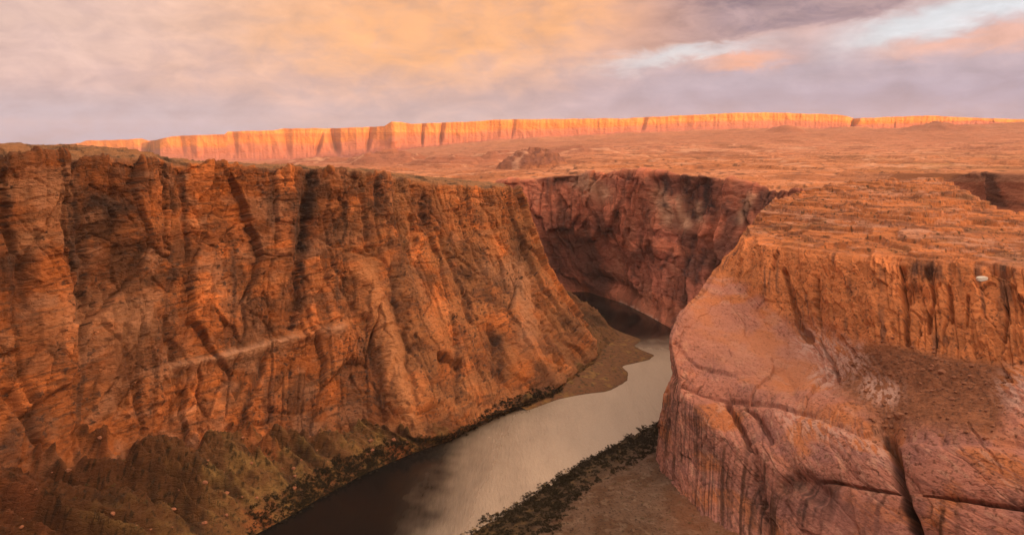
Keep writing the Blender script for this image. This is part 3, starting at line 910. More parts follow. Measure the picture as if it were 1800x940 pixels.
# ================================================================== FAR WALL OF THE BEND
def build_far_wall():
    cols = [  # rim px,py,Y    foot world via z: px,py,z
        (700, 345, 1480, 760, 520, 30),
        (880, 326, 1440, 920, 520, 20),
        (905, 322, 1400, 955, 518, 8),
        (950, 314, 1370, 985, 512, 2),
        (1000, 308, 1340, 1030, 512, 0),
        (1100, 304, 1270, 1096, 533, 0),
        (1180, 306, 1200, 1142, 556, 0),
        (1250, 312, 1130, 1180, 578, 0),
        (1310, 322, 1080, 1230, 610, 0),
        (1365, 338, 1050, 1290, 640, 0),
        (1480, 330, 1050, 1400, 640, 0),
    ]
    tr = [0, .1, .3, .55, .8, 1.0]; rec = [0, .25, .5, .72, .9, 1.0]
    grid = []
    for rx, ry, rY, fx, fy, fz in cols:
        R = at(rx, ry, rY); F = at_z(fx, fy, fz)
        cp = [F + np.array([0, -6, -8.])]
        for t, r in zip(tr, rec):
            p = F + (R - F) * r; p[2] = F[2] + (R[2] - F[2]) * t
            cp.append(p)
        cp += [R + np.array([0, 30, 1.]), R + np.array([0, 160, -12.])]
        grid.append(cp)
    ctrl = np.array(grid).transpose(1, 0, 2)
    mid = ctrl[4]
    L = np.r_[0, np.cumsum(np.linalg.norm(np.diff(mid[:, :2], axis=0), axis=1))]
    us = L / L[-1]
    vs = [0, .04, .14, .32, .54, .74, .90, .95, 1.0]
    nu, nv = 620, 330
    P, U, V = interp_grid(ctrl, us, vs, nu, nv, ru=14, rv=4)
    N = normals(P)
    X, Y, Z = P[..., 0], P[..., 1], P[..., 2]
    Vv = V[:, None] + 0 * X
    s = np.cumsum(np.r_[0, np.linalg.norm(np.diff(P[nv // 2, :, :2], axis=0), axis=1)])[None, :] + 0 * X
    cliff = sstep(Vv, .06, .16) * (1 - sstep(Vv, .89, .91))
    px, py = to_px(P)
    px = px + 3 * fbm(X / 20, Y / 20, Z / 20, 3); py = py + 3 * fbm(X / 20 + 7, Y / 20, Z / 20, 2)
    sj = s + (Z - 100) * .35 * sstep(Z, 150, 60)
    d = 20 * perlin(sj / 120, Z / 300, 3.3) + 8 * perlin(sj / 50, Z / 160, 1.1)
    d += 3.5 * ridged(sj / 36, Z / 140, 4.0 + 0 * X, 2)
    jn = np.abs(perlin(sj / 24 + 2.0, Z / 260, 8.8))
    d -= 7 * np.exp(-(jn / .05) ** 2) * sstep(perlin(sj / 60, Z / 55, 3.0), -.2, .2)
    wx = sj + 10 * fbm(X / 40, Y / 40, Z / 40, 3); wz = Z + 7 * fbm(X / 30 + 9, Y / 30, Z / 30, 3)
    e1, r1, t1 = voro(wx / 42, wz / 95, 6)
    d += 13 * (r1 - .5) + 11 * t1 - 2.0 * np.exp(-(e1 / .05) ** 2)
    e2, r2, t2 = voro(wx / 15, wz / 30, 7)
    d += 5 * (r2 - .5) + 3.5 * t2 - .5 * np.exp(-(e2 / .07) ** 2)
    d += 1.2 * fbm(X / 9, Y / 9, Z / 7, 3)
    for pts, wd, dp in [([(1205, 330), (1215, 385)], 14, 8), ([(1240, 330), (1245, 370)], 12, 8), ([(1165, 320), (1168, 380)], 6, 5),
                        ([(1190, 420), (1180, 460)], 5, 8), ([(1222, 420), (1205, 480)], 7, 9), ([(1150, 430), (1140, 470)], 4, 5),
                        ([(1250, 420), (1230, 470)], 7, 8), ([(1050, 490), (1080, 500)], 12, 9), ([(985, 440), (975, 500)], 16, 12),
                        ([(1140, 360), (1130, 400)], 8, 6)]:
        d -= dp * np.exp(-(seg_dist(px, py, pts) / wd) ** 2)
    Q = P + N * (d * cliff)[..., None]
    Q[..., 2] += (1 - sstep(Vv, .02, .1)) * 0
    top = sstep(Vv, .89, .92)
    Q[..., 2] += top * 3 * fbm(X / 50, Y / 50, 2., 3)
    foot = 1 - sstep(Vv, .06, .18)
    px, py = to_px(Q); px = px + 6 * fbm(X / 14, Y / 14, Z / 14, 3); py = py + 4 * fbm(X / 14 + 9, Y / 14, Z / 14, 2)
    Q[..., 2] += foot * (1.8 * fbm(X / 12, Y / 12, 4.0, 3)) * sstep(Vv, .02, .05)
    A = np.array([.42, .145, .082]); B = np.array([.31, .105, .066]); Pk = np.array([.44, .19, .115]); Dk = np.array([.12, .052, .04])
    col = strata_tint(Z, X, Y, [A, B, A * 1.1, B], 16, 10, 9)
    pat = fbm(sj / 70, Z / 60, Y / 90, 4)
    col = col * (.75 + .5 * r2)[..., None] * (.7 + .6 * r1)[..., None]
    col = mixc(col, Dk, .75 * sstep(pat, .0, .6))
    col = mixc(col, Pk, .5 * sstep(-pat, .2, .7))
    st1 = fbm(sj / 12, Z / 130, 2. + 0 * X, 3)
    st2 = fbm(sj / 50, Z / 90, 5. + 0 * X, 2)
    col = mixc(col, Dk * .8, .75 * sstep(st1, .15, .7) * sstep(st2, -.1, .4) * sstep(Z, 70, 140))
    col = mixc(col, Dk, .6 * sstep(fbm(X / 5, Y / 5, Z / 6, 3), .4, .8))
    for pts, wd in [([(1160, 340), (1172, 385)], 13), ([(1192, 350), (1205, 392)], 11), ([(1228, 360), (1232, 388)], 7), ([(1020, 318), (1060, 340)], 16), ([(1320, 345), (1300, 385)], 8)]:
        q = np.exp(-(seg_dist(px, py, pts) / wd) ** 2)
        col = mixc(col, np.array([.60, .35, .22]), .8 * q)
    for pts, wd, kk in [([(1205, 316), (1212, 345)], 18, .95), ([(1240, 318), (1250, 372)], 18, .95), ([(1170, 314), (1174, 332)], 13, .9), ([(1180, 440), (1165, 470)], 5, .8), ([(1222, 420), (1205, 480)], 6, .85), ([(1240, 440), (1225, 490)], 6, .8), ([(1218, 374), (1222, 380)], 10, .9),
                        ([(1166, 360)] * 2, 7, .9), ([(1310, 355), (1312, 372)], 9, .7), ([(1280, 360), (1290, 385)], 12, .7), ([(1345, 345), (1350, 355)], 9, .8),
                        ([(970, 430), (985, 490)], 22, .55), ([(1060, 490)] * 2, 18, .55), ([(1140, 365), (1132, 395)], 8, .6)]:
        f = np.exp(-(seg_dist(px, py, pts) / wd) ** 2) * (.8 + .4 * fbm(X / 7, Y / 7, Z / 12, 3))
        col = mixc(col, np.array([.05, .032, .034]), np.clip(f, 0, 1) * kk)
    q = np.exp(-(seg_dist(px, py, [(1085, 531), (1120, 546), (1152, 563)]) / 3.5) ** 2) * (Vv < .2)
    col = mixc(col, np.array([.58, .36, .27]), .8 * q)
    tcol = mixc(np.array([.42, .17, .08]), np.array([.26, .11, .055]), sstep(fbm(X / 30, Y / 30, 1., 3), -.1, .5))
    col = mixc(col, tcol, top)
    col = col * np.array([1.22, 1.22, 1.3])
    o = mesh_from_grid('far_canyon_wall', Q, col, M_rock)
    tag(o, 'shaded purple brown canyon wall beyond the river bend', 'cliff', kind='structure')

    # the stretch of the same canyon seen again at the right edge
    cols = [(1640, 330, 1230, 1640, 430), (1690, 306, 1180, 1692, 420), (1740, 305, 1150, 1745, 440), (1800, 308, 1090, 1790, 450), (1870, 306, 1060, 1870, 460), (2000, 300, 1000, 2000, 470)]
    grid = []
    for rx, ry, rY, fx, fy in cols:
        R = at(rx, ry, rY); F = at(fx, fy, rY - 40)
        grid.append([F, F * .5 + R * .5, R, R + np.array([0, 40, 0.]), R + np.array([0, 200, -6.])])
    ctrl = np.array(grid).transpose(1, 0, 2)
    P, U, V = interp_grid(ctrl, np.linspace(0, 1, 6), [0, .4, .8, .9, 1], 240, 110, ru=5, rv=2)
    N = normals(P)
    X, Y, Z = P[..., 0], P[..., 1], P[..., 2]
    cliff = (1 - sstep(V, .78, .82))[:, None] + 0 * X
    d = 8 * perlin(X / 26, Z / 140, 1.2 + 0 * X) + 5 * ridged(X / 30, Z / 80, 2.1 + 0 * X, 2) + 2.5 * np.round(fbm(X / 14, Z / 14, Y / 30, 3) * 2) / 2
    Q = P + N * (d * cliff)[..., None]
    Q[..., 2] += (1 - cliff) * 2 * fbm(X / 40, Y / 40, 1., 3)
    col = strata_tint(Z, X, Y, [A, B, A * 1.15, Pk * .9], 9, 4, 12)
    col = mixc(col, Dk * .7, .85 * sstep(fbm(X / 12, Z / 30, 1.0 + 0 * X, 3), .05, .5) * cliff)
    col = mixc(col, Pk, .6 * sstep(fbm(X / 9 + 9, Z / 40, 4.0 + 0 * X, 3), .2, .6) * cliff)
    col = mixc(col, np.array([.42, .17, .08]), 1 - cliff)
    o = mesh_from_grid('side_canyon_wall', Q, col, M_rock)
    tag(o, 'short dark blocky cliff at the right edge behind the mesa top', 'cliff', kind='structure')


# ================================================================== PLATEAU AND FAR MESA
def build_plateau():
    Ys = np.array([1250, 1500, 1900, 2600, 4000, 5200, 6400, 8200.])
    table = {  # photograph rows of the ground at those distances
        -900: [300, 294, 290, 284, 278, 276, 274, 272],
        0:    [300, 294, 290, 284, 279, 277, 275, 272],
        300:  [304, 300, 296, 293, 290, 288, 286, 283],
        600:  [306, 304, 299, 294, 290, 288, 286, 282],
        720:  [320, 312, 300, 291, 282, 276, 268, 262],
        880:  [326, 316, 304, 291, 272, 262, 250, 244],
        1000: [314, 304, 294, 282, 262, 252, 244, 238],
        1150: [308, 299, 290, 277, 257, 246, 236, 230],
        1350: [324, 306, 292, 277, 256, 240, 228, 222],
        1500: [322, 304, 290, 276, 256, 240, 229, 222],
        1650: [316, 302, 290, 276, 258, 240, 228, 220],
        1800: [314, 300, 288, 274, 256, 238, 216, 210],
        2100: [314, 300, 288, 274, 256, 238, 222, 212],
        2700: [314, 300, 288, 274, 256, 238, 222, 212],
    }
    pxs = np.array(sorted(table)); tab = np.array([table[k] for k in pxs], float)
    nu, nv = 900, 520
    PX = np.linspace(pxs[0], pxs[-1], nu)
    YY = np.exp(np.linspace(np.log(Ys[0]), np.log(Ys[-1]), nv))
    t2 = np.stack([np.interp(PX, pxs, tab[:, j]) for j in range(len(Ys))], 1)
    t2 = smooth_axis(t2, 30, 0)
    py = np.stack([np.interp(np.log(YY), np.log(Ys), t2[i]) for i in range(nu)], 1)
    py = smooth_axis(py, 12, 0)
    Y0 = np.interp(PX, [600, 880, 905, 950, 1000, 1100, 1180, 1250, 1365, 1640, 1690, 1800, 2000], [1400, 1490, 1450, 1420, 1390, 1320, 1250, 1220, 1250, 1290, 1240, 1240, 1240])
    Yg = np.exp(np.log(Y0)[None] + (np.log(8200) - np.log(Y0))[None] * np.linspace(0, 1, nv)[:, None])
    py = np.stack([np.interp(np.log(Yg[:, i]), np.log(YY), py[:, i]) for i in range(nu)], 1)
    P = at(np.broadcast_to(PX, (nv, nu)), py, Yg)
    X, Y, Z = P[..., 0], P[..., 1], P[..., 2]
    px = np.broadcast_to(PX, (nv, nu)); lY = Y
    k = np.clip(Y / 3000, .35, 2.2)
    z = Z + k * 7 * fbm(X / 330, Y / 500, 1.0, 4) + k * 4 * ridged(X / 210, Y / 700, 3.0 + 0 * X, 2) * .5

    def hill(cx, cy, Yc, wpx, dep, h, sharp=1.0):
        c = at(cx, cy, Yc)
        w_ = wpx / FPX * Yc
        r = np.sqrt(((X - c[0]) / w_) ** 2 + ((Y - c[1]) / dep) ** 2)
        return h * np.clip(1 - r, 0, 1) ** sharp
    bt = hill(1655, 226, 6000, 62, 420, 84, .9) * (1 + .25 * fbm(X / 90, Y / 200, 2., 2)) + hill(1385, 224, 6000, 34, 250, 60, .8)
    z = z + bt
    hl1 = hill(690, 280, 3400, 75, 320, 66, .6) + hill(800, 284, 3000, 90, 300, 34, .6) + hill(560, 286, 3400, 120, 300, 26, .7) + hill(880, 282, 3300, 60, 260, 40, .6) + hill(1010, 276, 3600, 90, 260, 26, .6)
    z = z + hl1 * (1 + .3 * fbm(X / 60, Y / 100, 2., 3))
    z = z + hill(560, 284, 3600, 110, 300, 24, .8)
    out = hill(935, 298, 2300, 62, 170, 44, .5) * (1 + .35 * ridged(X / 40, Y / 60, 2. + 0 * X, 2))
    z = z + out
    z = z + hill(1030, 303, 1500, 14, 40, 13, .5) + hill(830, 306, 1500, 34, 60, 12, .5) + hill(780, 304, 1600, 20, 60, 9, .5)
    z = z + hill(1300, 292, 1900, 150, 80, 6, .5) + hill(1180, 280, 2400, 120, 120, 9, .5) + hill(1760, 262, 3600, 90, 160, 20, .5)
    z = terrace(z, 11.0, X * .7, Y, .9, 1.2, 260, .8)
    z = terrace(z, 4.0, X * .6, Y, .9, 1.6, 150, .75)
    z = z - 60 * (1 - sstep(Y - Y0[None], 0, 130)) ** 1.5 - 5 * (1 - sstep(Y - Y0[None], 100, 400))
    P = np.stack([X, Y, z], -1)
    Or = np.array([.52, .20, .088]); Pk = np.array([.54, .22, .13]); Br = np.array([.30, .125, .06]); Ol = np.array([.36, .20, .085])
    n1 = fbm(X / 260, Y / 800, 1.0, 4)
    col = mixc(Or, Pk, sstep(Y, 1800, 4000))
    col = mixc(col, Br, .7 * sstep(n1, .1, .6))
    col = mixc(col, np.array([.56, .26, .14]), .6 * sstep(-n1, .15, .6))
    col = mixc(col, Ol, .5 * sstep(fbm(X / 400 + 5, Y / 900, 4., 3), .05, .4) * sstep(px, 1300, 1600) * sstep(Y, 3500, 1800))
    tl = fbm(X / 300, Y / 300, z / 3.0, 4, .6)
    col = mixc(col, np.array([.26, .10, .055]), .6 * sstep(tl, .15, .55))
    col = mixc(col, np.array([.64, .30, .18]), .65 * sstep(-tl, .1, .45))
    col = mixc(col, np.array([.10, .05, .033]), .8 * sstep(fbm(X / 16, Y / 40, 2., 3), .25, .55) * sstep(Y, 5000, 1500))
    col = mixc(col, np.array([.25, .10, .06]), .4 * sstep(fbm(X / 500 + 3, Y / 160, 6., 4), .1, .5))
    col = mixc(col, np.array([.17, .075, .068]), .8 * sstep(out, 4, 16) * (.45 + .55 * sstep(ridged(X / 14, Y / 90, 1.0 + 0 * X, 2), .5, 1.1)))
    col = mixc(col, np.array([.36, .13, .085]), .75 * sstep(bt, 4, 24))
    col = mixc(col, np.array([.34, .13, .085]), .7 * sstep(hl1, 2, 18))
    col = mixc(col, np.array([.38, .145, .09]), .5 * sstep(px, 1060, 900) * sstep(Y, 1700, 2400) * sstep(Y, 5200, 3800))
    ws = np.abs(perlin(X / 900, Y / 420, 9.0) + .25 * perlin(X / 200, Y / 120, 2.0))
    col = mixc(col, np.array([.66, .36, .24]), .7 * sstep(ws, .035, .01) * sstep(Y, 1500, 2000))
    # the apron under the mesa
    col = mixc(col, np.array([.42, .165, .095]), .6 * sstep(Y, 3800, 5200))
    o = mesh_from_grid('plateau', P, col, M_plain)
    tag(o, 'wide orange desert plateau with low ledges reaching to the far cliffs', 'ground', kind='structure')


def build_mesa_range():
    crest = {-700: 262, -100: 263, 60: 262, 90: 260, 100: 254, 140: 252, 152: 247, 200: 246, 248: 244, 262: 248, 276: 246, 300: 240, 340: 238, 395: 236, 400: 231,
             480: 229, 500: 226, 590: 226, 600: 225, 640: 224, 676: 222, 688: 214, 706: 215, 722: 218, 800: 215, 850: 213, 870: 210, 960: 210, 1000: 209, 1100: 208, 1200: 203,
             1290: 199, 1350: 198, 1400: 199, 1470: 202, 1490: 205, 1502: 209, 1560: 206, 1630: 203, 1680: 206, 1740: 208, 1800: 210, 2000: 212, 2600: 214}
    foot = {-700: 274, 60: 274, 275: 284, 400: 284, 560: 286, 640: 277, 700: 268, 800: 266, 900: 252, 1000: 247, 1200: 232, 1350: 228, 1500: 230, 1600: 232, 1650: 228,
            1700: 220, 1800: 220, 2000: 224, 2600: 224}
    nu, nv = 2600, 130
    PX = np.linspace(-700, 2600, nu)
    wig = 1.2 * perlin(PX / 22, 0, .5) + .7 * perlin(PX / 7, 0, 1.5)
    cy = np.interp(PX, list(crest), list(crest.values())) + wig * .6
    fy = np.interp(PX, list(foot), list(foot.values())) + 3
    fy = np.maximum(fy, cy + 6)
    dist = np.interp(PX, [-700, 60, 270, 280, 700, 1500, 2600], [11000, 10500, 9600, 8600, 8000, 7400, 7000])
    # buttresses and embayments seen in plan
    bay = 260 * perlin(PX / 130, 3.3, .2) + 150 * perlin(PX / 48, 1.3, .7) + 80 * perlin(PX / 17, 5.3, .7)
    bay = bay * np.interp(PX, [600, 1100], [.20, .12])
    V = np.linspace(0, 1, nv)
    rows_py = []; rows_Y = []
    tv = np.array([0, .18, .30, .42, .55, .80, .90, 1.0])
    tpy = np.array([-.10, .0, .16, .34, .58, 1.0, 1.0, 1.0])     # 0 foot .. 1 crest
    tof = np.array([-450, -230, -90, -30, 0, 22, 60, 1500.])
    h = np.interp(V, tv, tpy); off = np.interp(V, tv, tof)
    ca = at(PX, cy, dist); fa = at(PX, fy, dist)
    P = np.empty((nv, nu, 3))
    zz = fa[:, 2][None] + (ca[:, 2] - fa[:, 2])[None] * h[:, None]
    conf = np.exp(-((h[:, None] - .55) / .45) ** 2) * 0 + sstep(h, -.1, .5)[:, None]
    gl = np.stack([ridged(PX / 26 + .4 * hh, 0 * PX + 1.7, 3.3 + hh * 1.2, 3) for hh in h])
    fl = np.stack([fbm(PX / 4.0, 0 * PX + 4.7, 1.3 + hh * .9, 3) for hh in h])
    apr = (1 - sstep(h, .25, .55))[:, None]
    Yd = dist[None] + off[:, None] + bay[None] * (.35 + .65 * conf) + (np.interp(PX, [600, 1100], [-15, -8])[None] * gl) * (1 - .45 * apr) - np.interp(PX, [600, 1100], [7, 5])[None] * fl * (h[:, None] > .05)
    for c, wd, a, sl in ((262, 13, 520, 8), (585, 11, 200, -14), (562, 6, 90, 20), (648, 7, 110, 10), (775, 5, 90, 6), (500, 12, 90, -8), (742, 4, 70, 3), (318, 5, 50, -6),
                         (410, 7, 60, -5), (900, 6, 45, 4), (1130, 8, 40, 6), (1500, 7, 90, 4), (690, 20, -110, 0), (345, 14, -80, 0)):
        hh = np.clip(h, 0, 1)[:, None]
        Yd = Yd + a * np.exp(-((PX[None] - c - sl * (hh - .7)) / (wd * (.25 + .75 * hh))) ** 2) * sstep(h, .15, .45)[:, None]
    beds = np.stack([np.round((hh * 7 + .5 * fbm(PX / 90, 0 * PX, .3 + hh, 2))) for hh in h])
    P[..., 0] = ca[:, 0][None] / dist[None] * Yd
    P[..., 1] = Yd
    P[..., 2] = CAM_H + (zz - CAM_H) * Yd / dist[None]
    back = sstep(V, .9, 1.0)[:, None]
    P[..., 2] -= 160 * back
    X, Y, Z = P[..., 0], P[..., 1], P[..., 2]
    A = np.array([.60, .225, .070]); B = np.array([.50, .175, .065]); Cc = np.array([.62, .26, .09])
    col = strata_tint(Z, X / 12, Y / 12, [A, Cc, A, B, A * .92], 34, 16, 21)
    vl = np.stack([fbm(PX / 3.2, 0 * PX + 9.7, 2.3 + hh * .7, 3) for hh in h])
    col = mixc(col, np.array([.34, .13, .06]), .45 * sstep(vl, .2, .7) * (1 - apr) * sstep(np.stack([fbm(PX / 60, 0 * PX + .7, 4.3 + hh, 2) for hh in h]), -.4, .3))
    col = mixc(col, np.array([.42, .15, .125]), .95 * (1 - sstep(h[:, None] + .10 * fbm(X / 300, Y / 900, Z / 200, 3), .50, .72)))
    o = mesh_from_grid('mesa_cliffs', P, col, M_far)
    tag(o, 'long range of sunlit orange cliffs along the horizon', 'mesa', kind='structure')
    # low blue hills at far left
    PXh = np.linspace(-900, 200, 200); nvh = 30
    hy = 263 + 3.0 * perlin(PXh / 70, .3, 1.1) + 2 * perlin(PXh / 25, .9, 4.1) + 8 * sstep(PXh, 60, 140)
    P = np.empty((nvh, 200, 3))
    for j, f in enumerate(np.linspace(0, 1, nvh)):
        P[j] = at(PXh, 285 - (285 - hy) * math.sin(f * math.pi / 2), 11500 + 2500 * f)
    col = np.zeros_like(P) + np.array([.30, .16, .11])
    o = mesh_from_grid('hills', P, col, M_far)
    tag(o, 'low hazy blue hills on the horizon at far left', 'hills', kind='structure')


def build_shade_ridge():
    """unseen mesa added behind the viewpoint so that its shadow lies over the canyon"""
    q = np.linspace(-7000, 13000, 400)
    hr = np.interp(q, [-9000, -500, 1000, 2200, 4000, 6000, 8000, 14000], [400, 480, 485, 520, 640, 705, 700, 640])
    hr = hr + 14 * perlin(q / 600, .2, .8) + 6 * perlin(q / 170, 2.2, .8)
    prof = [(-900, 0), (-420, .45), (-330, .92), (-300, 1.0), (900, 1.0), (1000, .9), (1500, 0)]
    P = np.empty((len(prof) * 4 - 3, len(q), 3))
    po = np.array([p[0] for p in prof], float); ph = np.array([p[1] for p in prof])
    tt = np.linspace(0, len(prof) - 1, P.shape[0])
    off = np.interp(tt, np.arange(len(prof)), po); hh = np.interp(tt, np.arange(len(prof)), ph)
    wob = 160 * perlin(q / 800, 1.1, .4) + 60 * perlin(q / 210, .1, 4.4)
    for j in range(P.shape[0]):
        D = 4300 + off[j] + wob * (1 - .5 * hh[j])
        P[j, :, 0] = sx * D + q * (-sy)
        P[j, :, 1] = sy * D + q * sx
        P[j, :, 2] = -20 + (hr + 20) * hh[j]
    col = np.zeros_like(P) + np.array([.34, .14, .07])
    col = strata_tint(P[..., 2], P[..., 0] / 10, P[..., 1] / 10, [[.4, .17, .08], [.32, .12, .06], [.45, .2, .1]], 30, 12, 30)
    o = mesh_from_grid('shade_ridge', P, col, M_far)
    tag(o, 'added unseen sandstone mesa behind the viewpoint that shades the canyon', 'shade_ridge', kind='structure')


def build_base_ground():
    """lowest sheet, out to the horizon, under everything"""
    n = 60
    a = np.linspace(0, 2 * math.pi, 97)
    r = np.exp(np.linspace(np.log(150), np.log(15200), n))
    P = np.zeros((n, 97, 3))
    P[..., 0] = r[:, None] * np.cos(a); P[..., 1] = r[:, None] * np.sin(a)
    P[..., 2] = -12
    col = np.zeros_like(P) + np.array([.30, .13, .065])
    o = mesh_from_grid('ground', P, col, M_ground)
    tag(o, 'desert floor under the cliffs', 'ground', kind='structure')
    # near rim the viewer stands on, below the frame
    q = np.linspace(-700, 900, 120)
    prof = [(120, -12), (80, 40), (30, 110), (-20, 190), (-50, 232), (-60, 243), (-64, 246), (-250, 250), (-1500, 235), (-2600, 120)]
    tt = np.linspace(0, len(prof) - 1, 60)
    yo = np.interp(tt, range(len(prof)), [p[0] for p in prof]); zo = np.interp(tt, range(len(prof)), [p[1] for p in prof])
    P = np.zeros((60, 120, 3))
    P[..., 0] = q[None]
    P[..., 1] = yo[:, None] - 0.0009 * (q[None] ** 2) * .35
    P[..., 2] = zo[:, None] - 2 * np.clip(np.abs(q[None]) / 300, 0, 1)
    col = np.zeros_like(P) + np.array([.42, .17, .08])
    o = mesh_from_grid('viewpoint_rim', P, col, M_rock)
    tag(o, 'sandstone rim of the overlook under the viewpoint', 'cliff', kind='structure')


# ================================================================== RIVER, BANKS
def build_river():
    nx, ny = 420, 700
    xs = np.linspace(-420, 420, nx); ys = np.linspace(150, 1700, ny)
    P = np.zeros((ny, nx, 3)); P[..., 0] = xs[None]; P[..., 1] = ys[:, None]
    m = bpy.data.materials.new('river_water'); m.use_nodes = True
    t = m.node_tree; n = NT(t); b = t.nodes['Principled BSDF']
    pos = n.node('ShaderNodeTexCoord').outputs['Object']
    ruf_sheen = n.node('ShaderNodeAttribute', attribute_name='ruffle_sheen').outputs['Fac']
    b.inputs['Metallic'].default_value = 0
    b.inputs['IOR'].default_value = 1.333
    mp = n.node('ShaderNodeMapping'); t.links.new(pos, mp.inputs[0])
    mp.inputs['Rotation'].default_value = (0, 0, math.radians(-32)); mp.inputs['Scale'].default_value = (1.0, .18, 1)
    w1 = n.noise(mp.outputs[0], .05, 4, .6); w2 = n.noise(mp.outputs[0], .45, 4, .65); w3 = n.noise(mp.outputs[0], .012, 3, .5)
    rr = n.m('MULTIPLY', n.m('MULTIPLY_ADD', n.add(n.sub(w1, .5), n.mul(n.sub(w2, .5), .35)), .5, n.mul(ruf_sheen, 1.0)), n.smooth(ruf_sheen, 0.0, .35), clamp=True)
    t.links.new(n.mix(rr, (.006, .006, .006), (.42, .325, .25)), b.inputs['Base Color'])  # base colour carries the reflections: pale for sky, near-black for the wall
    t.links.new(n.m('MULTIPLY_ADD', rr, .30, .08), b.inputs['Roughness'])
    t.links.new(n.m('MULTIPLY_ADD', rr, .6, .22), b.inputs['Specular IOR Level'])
    bp = n.node('ShaderNodeBump'); bp.inputs['Distance'].default_value = 1.6
    t.links.new(n.m('MULTIPLY_ADD', rr, 1.0, .15), bp.inputs['Strength'])
    t.links.new(n.add(n.mul(w2, .6), n.mul(w1, 1.2)), bp.inputs['Height'])
    t.links.new(bp.outputs[0], b.inputs['Normal'])
    px, py = to_px(P)
    X, Y = P[..., 0], P[..., 1]
    # wind-ruffled reach, painted sky-bright, between the bar and the right bank; calm water, painted wall-dark, under the left wall and up the bend
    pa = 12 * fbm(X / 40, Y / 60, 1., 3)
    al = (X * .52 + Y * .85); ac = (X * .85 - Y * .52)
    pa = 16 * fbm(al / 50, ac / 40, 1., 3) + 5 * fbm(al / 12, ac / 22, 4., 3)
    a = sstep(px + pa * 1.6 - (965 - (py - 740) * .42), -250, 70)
    ruffle_sheen = a * sstep(py + pa * .4, 575, 640)
    o = mesh_from_grid('river', P, None, m, {'ruffle_sheen': ruffle_sheen})
    tag(o, 'brown river with a wind ruffled reach painted bright like reflected sky, curving between the cliffs', 'river', kind='structure')


